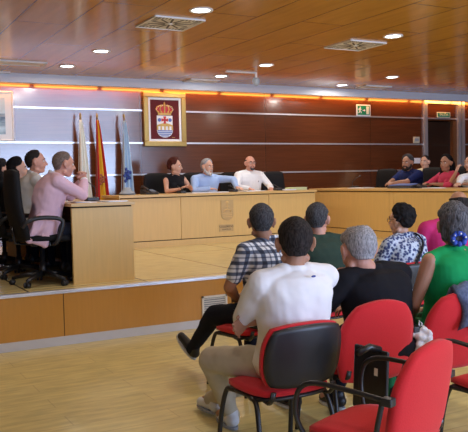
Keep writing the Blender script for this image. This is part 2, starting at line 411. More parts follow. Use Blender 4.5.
def shield(w_, h_, y, z, dep):
    pts = [(-w_/2, h_/2), (-w_/2, -h_*.18)]
    for i in range(1, 12):
        an = PI+PI*i/12; pts.append((math.cos(an)*w_/2, -h_*.18+math.sin(an)*h_*.32))
    pts += [(w_/2, -h_*.18), (w_/2, h_/2)]
    return MB().prism(pts, (0, y, z), (1, 0, 0), (0, 0, 1), (0, dep, 0))
em = shield(.31, .40, -.024, .365, .005).build('shield', 'white', cr)
wv = MB()
for zz, wd in ((.185, .16), (.216, .235), (.247, .28), (.278, .29)): wv.mm((-wd/2, -.027, zz), (wd/2, -.022, zz+.019))
wv.build('blue_waves', 'blue_paint', em)
br_ = MB(); br_.mm((-.152, -.0275, .37), (.152, -.023, .395))
for xx in (-.145, -.075, 0, .075, .145): br_.mm((xx-.014, -.0275, .30), (xx+.014, -.023, .38))
br_.prism([(-.152, 0), (-.05, .03), (.05, .03), (.152, 0)], (0, -.0275, .393), (1, 0, 0), (0, 0, 1), (0, .004, 0)); br_.build('bridge', 'gold_paint', em)
cx = MB()
for an in (0, PI/2, PI, 3*PI/2):
    cx.prism([(-.012, 0), (.012, 0), (.03, .066), (-.03, .066)], (0, -.028, .485), (math.cos(an), 0, math.sin(an)), (-math.sin(an), 0, math.cos(an)), (0, .005, 0))
cx.build('red_cross', 'red_paint', em)
for xx in (-.105, .105):
    ro = MB(); ro.lathe([(.02, -.003), (.034, -.003), (.034, .003), (.02, .003)], n=16); ro.v = [(x_+xx, -.026+z_, y_+.485) for x_, y_, z_ in ro.v]
    for i in range(5): ro.sphere((xx+.02*math.cos(i*1.257), -.026, .485+.02*math.sin(i*1.257)), (.007, .003, .007), 8, 5)
    ro.build('rosette', 'blue_paint', em)
cw = MB(); cw.mm((-.13, -.026, .575), (.13, -.02, .61))
for i in range(5):
    x0 = (-.12, -.065, 0, .065, .12)[i]; x1 = (-.17, -.09, 0, .09, .17)[i]
    cw.tube([(x0, -.026, .61), (x1, -.026, .68), (x1*.85, -.026, .725), (x1*.4, -.026, .75), (0, -.026, .752)], .011, 6)
for x_ in (-.12, -.06, 0, .06, .12): cw.sphere((x_, -.026, .625), .016, 8, 6)
cw.sphere((0, -.026, .765), .018, 8, 6); cw.mm((-.005, -.028, .77), (.005, -.022, .815)); cw.mm((-.016, -.028, .79), (.016, -.022, .80))
c_ = cw.build('crown', 'gold_paint', cr)
MB().prism([(-.12, 0), (.12, 0), (.155, .07), (.13, .11), (0, .13), (-.13, .11), (-.155, .07)], (0, -.0215, .61), (1, 0, 0), (0, 0, 1), (0, .003, 0)).build('crown_lining', 'red_paint', c_)
pe = MB()
for i in range(11):
    an = PI*(.05+.9*i/10); pe.sphere((.165*math.cos(an), -.032, .655+.1*math.sin(an)), .009, 6, 5)
pe.build('pearls', 'white', c_)
MB().mm((.14, -.022, .165), (.2, -.0195, .172)).build('signature', 'gold_paint', cr)

mat_mix('sea_photo', (.05, .09, .14), (.50, .66, .74), 3, .35, .65, .3, stretch=(1, 1, 4))
pc = empty('framed_picture', (2.28, WY-.012, 2.275), 0, 'white framed blue sea photograph cut off at the left edge', 'picture')
frame('frame', pc, .84, .82, .03, .035, 'white'); MB().mm((-.40, -.02, .02), (.40, -.003, .80)).build('mount', 'white', pc)
ph = MB().mm((-.28, -.024, .11), (.28, -.019, .71)).build('photograph', 'sea_photo', pc)
MB().mm((-.28, -.026, .45), (.28, -.0235, .71)).build('sky_area', 'pale_blue', ph) if mat('pale_blue', (.55, .70, .80), .5) else None
MB().prism([(-.28, 0), (.28, 0), (.28, .02), (.12, .05), (-.06, .03), (-.2, .07), (-.28, .05)], (0, -.0265, .40), (1, 0, 0), (0, 0, 1), (0, .002, 0)).build('headland', 'grey_plastic', ph)

sg = empty('exit_sign', (10.0, WY-.012, 2.845), 0, 'green running man exit sign with arrow and door on the rear wall', 'exit sign', 'green emergency exit signs')
MB().mm((-.185, -.02, 0), (.185, 0, .245)).build('plate', 'white', sg, bevel=.004)
gp = MB().mm((-.162, -.024, .025), (.162, -.018, .22)).build('green_field', 'sign_green', sg)
rn = MB(); rn.sphere((-.092, -.025, .185), (.016, .003, .016), 10, 6)
def stroke(mb, pts, wd, y=-.025): mb.tube([(x_, y, z_) for x_, z_ in pts], wd, 6)
stroke(rn, [(-.097, .165), (-.107, .115)], .014); stroke(rn, [(-.1, .16), (-.07, .14), (-.055, .15)], .007); stroke(rn, [(-.1, .16), (-.13, .15), (-.145, .125)], .007)
stroke(rn, [(-.105, .115), (-.075, .095), (-.07, .06)], .009); stroke(rn, [(-.107, .115), (-.115, .08), (-.145, .065)], .009)
rn.build('running_figure', 'white', gp)
ar = MB(); ar.mm((-.03, -.0265, .112), (.012, -.0235, .13)); ar.prism([(0, -.028), (.034, 0), (0, .028)], (.01, -.0265, .121), (1, 0, 0), (0, 0, 1), (0, .003, 0)); ar.build('arrow', 'white', gp)
MB().mm((.065, -.0265, .04), (.135, -.0235, .205)).build('door_symbol', 'sign_cream', gp) if mat('sign_cream', (.75, .80, .62), .5) else None  # plain cream of the door symbol, SALIDA plate and lettering
s2 = empty('exit_sign', (12.29, WY-.012, 2.86), 0, 'small green sign reading SALIDA above the dark doorway', 'exit sign', 'green emergency exit signs')
MB().mm((-.20, -.02, 0), (.20, 0, .125)).build('plate', 'sign_cream', s2, bevel=.004)
g2 = MB().mm((-.18, -.023, .018), (.18, -.018, .107)).build('green_field', 'sign_green', s2)
te = link('lettering', text_mesh('SALIDA', .082), 'sign_cream', g2, loc=(0, -.0245, .063)); te.rotation_euler = (PI/2, 0, 0)
for z, w_, h_, lb, mt in ((2.28, .17, .14, 'beige thermostat box on the rear wall left of the doorway post', 'beige_plastic'), (1.83, .22, .12, 'white switch plate low on the rear wall behind the seated councillors', 'white')):
    if mt == 'beige_plastic': mat(mt, (.62, .55, .40), .5)
    sw = empty('wall_control' if z > 2 else 'switch_plate', (11.48, WY, z), 0, lb, 'switch')
    MB().mm((-w_/2, -.03, 0), (w_/2, 0, h_)).build('housing', mt, sw, bevel=.006)
    if z > 2: MB().mm((-w_*.32, -.033, h_*.3), (w_*.32, -.029, h_*.75)).build('screen', 'grey_plastic', sw)
    else:
        for xx in (-.06, .02): MB().mm((xx, -.036, .03), (xx+.05, -.029, .09)).build('rocker', 'paper', sw, bevel=.003)

# ------------------------------------------------------------------ flags
def flag(x, label, bands, lean, emblem=None, zb=DZ):
    t = empty('flag', (x, WY-.18, zb), 0, label, 'flag', 'flags on poles by the rear wall')
    H_ = 2.765-zb
    MB().lathe([(0, 0), (.13, 0), (.13, .02), (.05, .05), (.03, .10), (0, .10)]).build('base', 'gold', t, smooth=True)
    MB().cyl((0, 0, .05), (lean, 0, H_-.06), .014).build('pole', 'pole_wood', t, smooth=True)
    MB().lathe([(0, -.08), (.016, -.07), (.012, -.045), (.022, -.02), (.018, .01), (.006, .04), (0, .05)], (lean, 0, H_-.05)).build('finial', 'gold', t, smooth=True)
    N, K = 25, 22; top = H_-.13; bot = .28
    for bi, (u0, u1, mt) in enumerate(bands):
        fr_, bk = [], []
        for i in range(N):
            vz = i/(N-1); z = top+(bot-top)*vz; row = []
            wd = .035+.235*min(1, vz*1.25)**.8
            px = lean*(z/H_)
            for j in range(K):
                u = u0+(u1-u0)*j/(K-1)
                fold = math.sin(u*19+vz*1.6)*.040*(.35+.65*min(1, vz*2))
                row.append((px-.02+u*wd, -.018+fold-.03*u, z-.10*u*min(1, vz*3)))
            fr_.append(row)
        mb = MB(); vs = [q for r_ in fr_ for q in r_]; n1 = len(vs); vs += [(x_, y_+.006, z_) for x_, y_, z_ in vs]; fs = []
        for i in range(N-1):
            for j in range(K-1):
                a_ = i*K+j; fs.append((a_, a_+1, a_+K+1, a_+K)); fs.append((n1+a_, n1+a_+K, n1+a_+K+1, n1+a_+1))
        for i in range(N-1):
            for j in (0, K-1): a_ = i*K+j; fs.append((a_, a_+K, n1+a_+K, n1+a_))
        for i in (0, N-1):
            for j in range(K-1): a_ = i*K+j; fs.append((a_, n1+a_, n1+a_+1, a_+1))
        o = mb.add(vs, fs).build('cloth', mt, t, smooth=True)
        if len(bands) > 1: o['label'] = {'flag_red': 'red band', 'flag_yellow': 'yellow band'}[mt]
    if emblem:
        ec, ez, ex, es_ = emblem; e_ = MB()
        for i in range(9):
            an = i*2.4; rr = es_*(.25+.08*i)
            e_.sphere((ex+math.cos(an)*rr*.7, -.075+.01*math.sin(i), ez+math.sin(an)*rr*1.2), (es_*.22, .012, es_*.26), 8, 6)
        e_.build('emblem', ec, t, smooth=True)
mat('pole_wood', (.14, .05, .02), .4); mat('flag_white', (.78, .78, .74), .8, var=.04); mat('flag_blue', (.50, .68, .86), .8, var=.08, scale=4)
mat('flag_red', (.55, .02, .03), .8); mat('flag_yellow', (.85, .55, .04), .8); mat('emblem_blue', (.04, .07, .30), .8, var=.5, scale=40); mat('emblem_rust', (.36, .10, .05), .8, var=.5, scale=40)
mat('emblem_grey', (.20, .24, .40), .8, var=.5, scale=40)
flag(3.70, 'white flag with a small blue emblem, the leftmost of three', [(0, 1, 'flag_white')], .085, ('emblem_grey', .99, .09, .07))
flag(4.02, 'red and yellow striped flag hanging between the two pale flags', [(0, .27, 'flag_red'), (.27, .73, 'flag_yellow'), (.73, 1, 'flag_red')], .06, ('emblem_rust', 1.08, .09, .09))
flag(4.47, 'pale blue and white flag with a dark blue emblem, rightmost of three', [(0, 1, 'flag_blue')], .10, ('emblem_blue', 1.15, .10, .12))

# ------------------------------------------------------------------ council desks on the dais
ZT = DZ+.82
cdk = empty('council_desk', (5.635, 10.7, DZ), 0, 'long pale wooden presiding desk with a carved shield and name plate', 'desk')
XA = 1.785
MB().mm((-XA-.04, -.03, .78), (XA+.02, .80, .82)).build('worktop', 'desk_top', cdk, bevel=.004)
for x0, x1 in ((-XA, -.793), (-.787, .835), (.841, XA)):
    MB().mm((x0, 0, .105), (x1, .03, .765)).build('front_panel', 'desk_wood', cdk, bevel=.002)
MB().mm((-XA, .02, 0), (XA, .05, .78)).build('front_backing', 'gap', cdk)
MB().mm((-XA, -.004, 0), (XA, .04, .092)).build('plinth', 'desk_wood', cdk)
for s in (-1, 1): MB().mm((s*XA-.02, .03, 0), (s*XA+.02, .78, .78)).build('end_panel', 'desk_wood', cdk)
mat('carved_wood', (.56, .37, .14), .4, var=.12, scale=25)
sh = MB().prism([(-.115, .16), (-.115, -.08)]+[(math.cos(PI+PI*i/12)*.115, -.08+math.sin(PI+PI*i/12)*.09) for i in range(1, 12)]+[(.115, -.08), (.115, .16)], (.035, -.014, .535), (1, 0, 0), (0, 0, 1), (0, .016, 0)).build('shield_emblem', 'carved_wood', cdk, bevel=.004)
sd = MB()
for zz in (-.12, -.09, -.06): sd.mm((-.05, -.019, .535+zz), (.12, -.0135, .535+zz+.012))
sd.tube([(-.03, -.017, .5), (-.02, -.017, .53), (.035, -.017, .545), (.09, -.017, .53), (.1, -.017, .5)], .008, 6)
sd.mm((.03, -.019, .56), (.04, -.0135, .64)); sd.mm((.0, -.019, .59), (.07, -.0135, .60)); sd.sphere((.035, -.014, .66), (.03, .006, .02), 10, 6)
sd.build('carved_relief', 'desk_wood', sh)
pl = MB().mm((-.12, -.010, .185), (.145, .004, .30)).build('name_plate', 'carved_wood', cdk, bevel=.003)
mat('engraving', (.06, .035, .015), .6)
for s_t, sz, z in (('CULLEREDO', .046, .262), ('CONCELLO', .030, .217)):
    te = link('lettering', text_mesh(s_t, sz, .001), 'engraving', pl, loc=(.012, -.0115, z)); te.rotation_euler = (PI/2, 0, 0)

rdk = empty('council_desk', (8.15, 9.6, DZ), 0, 'wooden councillors desk at the right, side on, with dark haired woman in pink', 'desk')
rdk['label'] = 'wooden councillors desk along the right side of the platform'
Y0, Y1 = -2.4, 2.30
MB().mm((-.03, Y0, .78), (.76, Y1+.02, .82)).build('worktop', 'desk_top', rdk, bevel=.004)
for a_, b_ in ((Y0, -.105), (-.01, Y1-.035)): MB().mm((0, a_, .105), (.03, b_, .765)).build('front_panel', 'desk_wood', rdk, bevel=.002)
MB().mm((0, -.099, .105), (.03, -.016, .765)).build('front_post', 'desk_wood', rdk, bevel=.002)
MB().mm((0, Y1-.03, 0), (.03, Y1, .765)).build('front_post', 'desk_wood', rdk, bevel=.002)
MB().mm((.02, Y0, 0), (.05, Y1, .78)).build('front_backing', 'gap', rdk)
MB().mm((-.004, Y0, 0), (.04, Y1-.03, .092)).build('plinth', 'desk_wood', rdk)
for y in (Y0+.02, Y1-.02): MB().mm((.03, y-.02, 0), (.74, y+.02, .78)).build('end_panel', 'desk_wood', rdk)

ldk = empty('council_desk', (2.43, 7.3, DZ), 0, 'wooden councillors desk at the left seen from its end panel', 'desk')
MB().mm((-.335, -.02, .785), (.345, 3.3, .82)).build('worktop', 'desk_top', ldk, bevel=.004)
MB().mm((-.325, 0, 0), (.325, .04, .77)).build('end_panel', 'desk_wood', ldk, bevel=.002)
MB().mm((-.325, 3.24, 0), (.325, 3.28, .77)).build('end_panel', 'desk_wood', ldk, bevel=.002)
MB().mm((.29, .04, .0), (.325, 3.24, .77)).build('front_panel', 'desk_wood', ldk)
MB().mm((.265, .05, .0), (.288, 3.23, .77)).build('under_desk_shade', 'black_plastic', ldk)  # added black sheet standing in for the deep shade under the desk
MB().mm((-.30, .005, .77), (.31, 3.27, .786)).build('shadow_gap', 'gap', ldk)

# ------------------------------------------------------------------ black swivel chairs
def rslab(pts_fn, nu=10, nv=12, th=.05):
    """closed cushion slab: pts_fn(u, v) -> (centre point, normal, thickness factor)"""
    A, B = [], []
    for i in range(nv+1):
        ra, rb = [], []
        for j in range(nu+1):
            c, nn, k_ = pts_fn(j/nu*2-1, i/nv*2-1); c = V(c); nn = V(nn)
            ra.append(c+nn*th*k_); rb.append(c-nn*th*k_)
        A.append(ra); B.append(rb)
    mb = MB(); W_ = nu+1
    vs = [q for r_ in A for q in r_]+[q for r_ in B for q in r_]; n1 = (nu+1)*(nv+1); fs = []
    for i in range(nv):
        for j in range(nu):
            q = i*W_+j; fs.append((q, q+1, q+W_+1, q+W_)); fs.append((n1+q, n1+q+W_, n1+q+W_+1, n1+q+1))
    for i in range(nv):
        for j in (0, nu): q = i*W_+j; fs.append((q, q+W_, n1+q+W_, n1+q))
    for j in range(nu):
        for i in (0, nv): q = i*W_+j; fs.append((q, n1+q, n1+q+1, q+1))
    return mb.add(vs, fs)
def edge(u, v, pw=4): return max(.25, (1-abs(u)**pw)*(1-abs(v)**pw))**.5
def rnd(u, v, k=.30, pw=2.6):
    """square (u, v) mapped to a rounded square outline"""
    return u*(1-k*abs(v)**pw*.5), v*(1-k*abs(u)**pw*.35)
def make_swivel():
    t = empty('swivel_chair', (0, 0, 0), 0, 'x', 'office chair', 'black swivel chairs of the councillors')
    def bk(u, v):
        a_, b_ = rnd(u, v, .2, 4); wd = .27-.02*max(0, b_); z = .81+.36*b_
        return (a_*wd, -.23-.10*(b_+1)*.5-.015*math.cos(b_*3)+.035*a_*a_, z), (0, 1, .12), edge(u, v)
    b = rslab(bk, 10, 14, .045).build('backrest', 'black_leather', t, smooth=True)
    def st(u, v):
        a_, b_ = rnd(u, v); return (a_*.255, .02+b_*.25, .475-.02*max(0, b_)**3+.012*a_*a_), (0, 0, 1), edge(u, v)
    rslab(st, 10, 10, .05).build('seat', 'black_leather', t, smooth=True)
    MB().mm((-.1, -.12, .395), (.1, .12, .44)).build('seat_plate', 'black_metal', t, bevel=.008)
    MB().tube([(0, -.1, .41), (0, -.27, .43), (0, -.30, .6)], .03, 8, flat=(1, .4), up=(1, 0, 0)).build('back_bracket', 'black_metal', t, smooth=True)
    for s in (-1, 1):
        MB().tube(curve([(s*.2, .06, .42), (s*.28, .08, .44), (s*.295, .12, .55), (s*.295, .14, .65), (s*.295, .06, .685), (s*.295, -.1, .69), (s*.29, -.2, .66), (s*.26, -.25, .60)], 4), .021, 8, flat=(1, 1.1)).build('armrest', 'black_plastic', t, smooth=True)
    MB().tube([(.08, 0, .42), (.2, .02, .405), (.26, .02, .41)], .008, 6).build('lever', 'black_metal', t, smooth=True)
    MB().lathe([(0, .09), (.035, .09), (.035, .22), (.025, .22), (.025, .40), (0, .40)]).build('column', 'black_metal', t, smooth=True)
    for i in range(5):
        an = 2*PI*i/5+.5; c = V((math.cos(an), math.sin(an), 0))
        lg = MB().tube([c*.02+V((0, 0, .115)), c*.16+V((0, 0, .10)), c*.31+V((0, 0, .07))], [.03, .026, .018], 8).build('base_leg', 'black_metal', t, smooth=True)
        sd_ = c.cross(V((0, 0, 1))); cs = MB()
        for s in (-1, 1): cs.cyl(c*.31+sd_*s*.008+V((0, 0, .03)), c*.31+sd_*s*.028+V((0, 0, .03)), .029, n=14)
        cs.cyl(c*.31+V((0, 0, .04)), c*.31+V((0, 0, .075)), .01, n=8); cs.build('caster', 'black_plastic', lg, smooth=True)
    return t
sw0 = make_swivel(); first = [True]
def swivel(x, y, rz, label):
    if first[0]:
        first[0] = False; sw0.location = (x, y, DZ); sw0.rotation_euler = (0, 0, rz); sw0['label'] = label; return sw0
    return copy_tree(sw0, (x, y, DZ), rz, label)
swivel(1.86, 7.56, -PI/2, 'black swivel chair of the man in the pink jacket, nearest on the left')
swivel(1.80, 8.38, -PI/2, 'black swivel chair of the balding man in white at the left desk')
swivel(1.78, 9.05, -PI/2, 'black swivel chair of the dark haired woman at the left desk')
swivel(1.74, 9.70, -PI/2, 'black swivel chair farthest along the left desk')
swivel(5.02, 11.78, PI, 'black swivel chair behind the woman in the black top')
swivel(5.76, 11.80, PI, 'black swivel chair behind the man in the light blue shirt')
swivel(6.56, 11.86, PI, 'black swivel chair behind the bald man with glasses')
swivel(7.52, 11.93, PI+.12, 'empty black swivel chair just right of the bald man with glasses')
swivel(9.10, 11.05, PI/2+.15, 'empty black swivel chair left of the man in the dark blue polo shirt')
swivel(9.42, 10.22, PI/2, 'black swivel chair of the man in the dark blue polo shirt')
swivel(9.42, 9.42, PI/2, 'black swivel chair of the woman in the pink top')
swivel(9.45, 8.78, PI/2, 'black swivel chair of the woman touching her face at the right edge')

# ------------------------------------------------------------------ red audience chairs
def make_chair(red_back=True, arms=True, tablet=False):
    t = empty('audience_chair', (0, 0, 0), 0, 'x', 'chair', 'red chairs of the public')
    def st(u, v):
        a_, b_ = rnd(u, v, .35); return (a_*.235, .02+b_*.225, .445-.025*max(0, b_)**4), (0, 0, 1), edge(u, v)
    rslab(st, 12, 12, .028).build('seat', 'red_fabric', t, smooth=True)
    def sts(u, v):
        a_, b_ = rnd(u, v, .35); return (a_*.23, .02+b_*.22, .413-.02*max(0, b_)**4), (0, 0, 1), edge(u, v)
    rslab(sts, 10, 10, .014).build('seat_shell', 'black_plastic', t, smooth=True)
    if red_back:
        def bk(u, v):
            a_ = u*(1-.36*max(0, v)**2.4-.14*max(0, -v)**3); b_ = v-(.13*u*u if v > 0 else -.05*u*u)*abs(v)
            return (a_*.25, -.215-.085*(b_+1)*.5+.03*a_*a_, .625+.235*b_), (0, 1, .17), edge(u, v, 6)
        rslab(bk, 14, 16, .03).build('backrest', 'red_fabric', t, smooth=True)
    else:
        def bk(u, v):
            a_, b_ = rnd(u, v, .34); return (a_*.24, -.205-.065*(b_+1)*.5+.035*a_*a_, .645+.17*b_), (0, 1, .17), edge(u, v)
        rslab(bk, 12, 12, .026).build('backrest', 'red_fabric', t, smooth=True)
        def bs(u, v):
            a_, b_ = rnd(u, v, .34); return (a_*.236, -.235-.065*(b_+1)*.5+.035*a_*a_, .642+.165*b_), (0, 1, .17), edge(u, v)
        rslab(bs, 12, 12, .018).build('back_shell', 'black_plastic', t, smooth=True)
    for s in (-1, 1):
        MB().tube(curve([(s*.245, -.22, 0), (s*.235, -.17, .25), (s*.22, -.12, .385), (s*.215, -.06, .405), (s*.2, 0, .405)]), .014, 8).build('leg', 'black_metal', t, smooth=True)
        MB().tube(curve([(s*.245, .27, 0), (s*.235, .235, .25), (s*.22, .2, .385), (s*.215, .14, .405), (s*.2, 0, .405)]), .014, 8).build('leg', 'black_metal', t, smooth=True)
        MB().tube([(s*.17, -.12, .40), (s*.19, -.20, .405), (s*.19, -.225, .43), (s*.185, -.235, .47)], .014, 8, flat=(1.3, .6), up=(1, 0, 0)).build('back_support', 'black_metal', t, smooth=True)
    for y in (-.10, .17): MB().cyl((-.21, y, .40), (.21, y, .40), .011, n=10).build('crossbar', 'black_metal', t, smooth=True)
    if arms:
        for s in (-1, 1):
            am = MB().tube(curve([(s*.24, -.13, .39), (s*.275, -.17, .52), (s*.275, -.20, .655)]), .012, 8).tube(curve([(s*.275, -.235, .655), (s*.275, -.08, .668), (s*.275, .10, .675), (s*.275, .185, .655), (s*.275, .225, .60), (s*.27, .23, .50), (s*.24, .19, .39)]), .012, 8)
            a_ = am.build('armrest', 'black_plastic', t, smooth=True)
            MB().box((s*.275, -.225, .655), (.045, .05, .035)).build('arm_joint', 'black_plastic', a_, bevel=.006)
    return t
ch_b = make_chair(False, False); ch_r = make_chair(True, True); used = set()
def chair(src, x, y, rz, label):
    if src.name not in used:
        used.add(src.name); src.location = (x, y, 0); src.rotation_euler = (0, 0, rz); src['label'] = label; return src
    return copy_tree(src, (x, y, 0), rz, label)
chair(ch_b, 2.10, 3.40, .02, 'red chair with black back shell under the man in the white shirt')
chair(ch_b, 2.74, 4.78, .12, 'red chair under the man in the plaid shirt')
chair(ch_b, 3.50, 5.05, 0, 'red chair under the man in the dark green shirt')
chair(ch_b, 4.38, 5.06, -.05, 'red chair with dark back behind the woman in the patterned blouse')
chair(ch_b, 5.0, 5.10, 0, 'red chair under the man in the pink shirt')
chair(ch_r, 2.70, 3.52, -.06, 'red chair with arms under the grey haired man in black')
chair(ch_r, 3.30, 3.48, -.08, 'red chair with a denim jacket on its back under the woman in green')
fgc = chair(ch_r, 2.085, 2.575, .36, 'empty red armchair in the foreground with a folded black writing tablet')
tb = MB().box((0, 0, 0), (.022, .25, .33)).build('writing_tablet', 'black_plastic', fgc, bevel=.01)
tb.location = (.43, .27, .51); tb.rotation_euler = (0, .06, -.30)
mk = MB().box((-.012, -.05, .05), (.003, .024, .038)).build('sticker', 'paper', tb)
MB().tube([(0, -.06, .165), (-.07, -.06, .185), (-.15, -.06, .16)], .018, 8).build('hinge', 'black_metal', tb, smooth=True)
chair(ch_r, 3.12, 2.74, -.05, 'empty red chair at the right edge beside the foreground armchair')

# ------------------------------------------------------------------ things on the desks
def mic(x, y, rz, ln, label, up=.14):
    t = empty('gooseneck_microphone', (x, y, ZT), rz, label, 'microphone', 'gooseneck microphones on the desks')
    MB().prism([(-.06, -.07), (.06, -.07), (.05, .08), (-.05, .08)], (0, 0, 0), (1, 0, 0), (0, 1, 0), (0, 0, .045)).build('base', 'black_plastic', t, bevel=.012)
    pts = [(0, .03, .03), (0, .05, up*.5), (0, .04, up*.9), (0, -.03, up*1.25), (0, -.10-ln*.3, up*1.5)]
    MB().tube(pts, .005, 8).build('gooseneck', 'black_metal', t, smooth=True)
    e_ = V(pts[-1]); dv = (e_-V(pts[-2])).normalized()
    MB().tube([e_, e_+dv*.05], [.010, .012], 8).build('capsule', 'black_plastic', t, smooth=True)
    MB().box((0, -.035, .037), (.03, .02, .006)).build('button', 'grey_plastic', t)
mic(2.52, 7.95, -PI/2, .0, 'gooseneck microphone on the left desk in front of the man in pink', .17)
mic(5.00, 11.0, PI, 0, 'low microphone on the desk before the woman in black', .07)
mic(5.92, 10.93, PI, 0, 'low microphone on the desk before the man in light blue', .065)
mic(6.80, 10.93, PI, 0, 'low microphone on the desk before the bald man with glasses', .065)
mic(8.42, 10.88, PI/2, 0, 'gooseneck microphone on the right desk before the empty chair', .14)
mic(8.45, 9.15, PI/2, 0, 'low microphone on the right desk before the woman in pink', .04)
def sheet(x, y, rz, label, n=3, wx=.21, wy=.30, mt='paper', z=ZT, group='papers on the desks', thick=.004):
    t = empty('paper_stack' if n > 1 else 'paper_sheet', (x, y, z), rz, label, 'papers', group)
    for i in range(n):
        MB().box((random.uniform(-.01, .01), random.uniform(-.01, .01), thick*(i+.5)), (wx, wy, thick*.9), Matrix.Rotation(random.uniform(-.06, .06), 3, 'Z')).build('sheets', mt, t)
sheet(5.28, 10.93, .1, 'white papers on the presiding desk in front of the woman in black', 2, .40, .25)
sheet(5.62, 10.90, -.05, 'white papers on the presiding desk between the woman and the man in light blue', 3, .30, .21)
sheet(6.28, 10.92, .06, 'white papers on the presiding desk under the outstretched hand', 3, .38, .25)
sheet(7.0, 10.95, -.03, 'small stack of papers on the presiding desk right of the bald man', 5, .25, .21)
sheet(7.22, 11.0, .05, 'yellowish green paper stack at the right end of the presiding desk', 8, .30, .24, 'green_paper', thick=.006)
sheet(8.36, 10.62, .1, 'white papers on the right desk before the empty chair', 4, .25, .42)
sheet(8.36, 8.78, -.1, 'white papers on the right desk near the right edge', 3, .22, .3)
sheet(2.58, 7.45, .1, 'white papers at the near end of the left desk', 3, .22, .3)
sheet(2.30, 7.55, -.1, 'white papers under the elbows of the man in pink', 2, .21, .3)
fo = empty('ring_binder', (8.40, 9.52, ZT), .06, 'black and blue binder lying on the right desk beside the man in polo', 'binder')
MB().prism([(0, 0), (.26, 0), (.25, .07), (.02, .045)], (-.13, -.28, 0), (1, 0, 0), (0, 0, 1), (0, .55, 0)).build('cover', 'black_plastic', fo, bevel=.008)
MB().box((.0, .02, .062), (.23, .44, .01), Matrix.Rotation(-.11, 3, 'Y')).build('blue_folder', 'blue_paint', fo)
tp = empty('desk_telephone', (4.42, 10.98, ZT), .1, 'black desk telephone at the left end of the presiding desk', 'telephone')
MB().prism([(-.11, 0), (.11, 0), (.11, .085), (-.11, .035)], (-.10, 0, 0), (0, 1, 0), (0, 0, 1), (.22, 0, 0)).build('body', 'black_plastic', tp, bevel=.008)
MB().tube([(-.07, -.11, .065), (-.075, -.09, .085), (-.07, 0, .105), (-.065, .09, .125), (-.06, .11, .105)], [.026, .024, .017, .024, .026], 10).build('handset', 'black_plastic', tp, smooth=True)
kp = MB()
for i in range(3):
    for j in range(4): kp.box((.02+i*.03, -.07+j*.035, .052+j*.0075), (.018, .018, .01))
kp.build('keypad', 'grey_plastic', tp)
MB().tube([(-.07, -.12, .06), (-.02, -.17, .02), (.08, -.16, .01), (.14, -.08, .03)], .006, 6).build('cord', 'black_plastic', tp, smooth=True)
sp = empty('desk_loudspeaker', (4.06, 10.98, ZT), 0, 'rounded grey device beside the black desk telephone', 'device')
MB().lathe([(0, 0), (.125, 0), (.13, .02), (.11, .045), (.07, .075), (.065, .10), (.05, .118), (0, .122)], n=28).build('housing', 'grey_plastic', sp, smooth=True)
MB().lathe([(.131, .012), (.133, .012), (.133, .022), (.131, .022)], n=28).build('seam_ring', 'black_plastic', sp)

# ------------------------------------------------------------------ people
mat('skin_fair', (.62, .35, .25), .5, var=.06, scale=30); mat('skin_tan', (.42, .21, .13), .5, var=.06, scale=30); mat('skin_pink', (.60, .30, .22), .5, var=.06, scale=30)
mat('eye_white', (.75, .73, .70), .3); mat('iris', (.03, .02, .015), .2); mat('lips', (.42, .15, .13), .5)
mat_mix('hair_black', (.004, .004, .005), (.016, .015, .017), 40, .3, .7, .8, (3, 3, .8), spec=.15); mat_mix('hair_dark', (.011, .009, .009), (.050, .042, .040), 40, .35, .75, .8, (3, 3, .8), spec=.15)
mat_mix('hair_pepper', (.016, .016, .019), (.105, .105, .115), 45, .3, .75, .8, (3, 3, .8), spec=.15); mat_mix('hair_grey', (.12, .12, .13), (.46, .46, .49), 45, .3, .7, .8, (3, 3, .8), spec=.15)
mat_mix('hair_auburn', (.035, .008, .006), (.09, .02, .014), 40, .3, .7, .7, (3, 3, .8), spec=.15); mat_mix('beard_grey', (.30, .28, .26), (.70, .68, .65), 50, .3, .7, .8)
mat_mix('hair_grey_dark', (.012, .012, .015), (.20, .20, .22), 40, .3, .8, .75, (3, 3, .6), spec=.15)
mat_mix('hair_buzz', (.10, .07, .055), (.24, .18, .15), 60, .3, .7, .8, spec=.15); mat('tee_white', (.80, .81, .84), .9, spec=.15, var=.04); mat('shirt_offwhite', (.66, .68, .70), .9, spec=.15); mat('shirt_blue', (.36, .50, .80), .85, spec=.2, var=.06)
mat('tee_black', (.011, .011, .014), .9, spec=.15); mat('tee_green', (.032, .055, .042), .9, spec=.15); mat('top_green', (.008, .30, .09), .85, spec=.2, var=.12)
mat('jacket_pink', (.74, .50, .60), .85, spec=.2, var=.05); mat('polo_navy', (.018, .028, .115), .9, spec=.15); mat('top_pink', (.66, .07, .16), .85, spec=.2)
mat('tee_magenta', (.52, .03, .16), .85, spec=.2); mat('shirt_cream', (.74, .70, .50), .85); mat_plaid('plaid')
mat_mix('blouse_print', (.035, .055, .17), (.50, .58, .72), 40, .40, .64, .85, kind='voronoi'); mat('khaki', (.50, .45, .35), .9, spec=.15); mat('jeans_dark', (.012, .014, .024), .9, spec=.15)
mat('shoe_white', (.66, .68, .70), .5); mat('shoe_black', (.015, .015, .017), .45); mat('shoe_blue', (.05, .08, .2), .5); mat('scrunchie_blue', (.03, .08, .45), .7, var=.5, scale=60); mat('silver', (.6, .6, .62), .25, metal=.9)

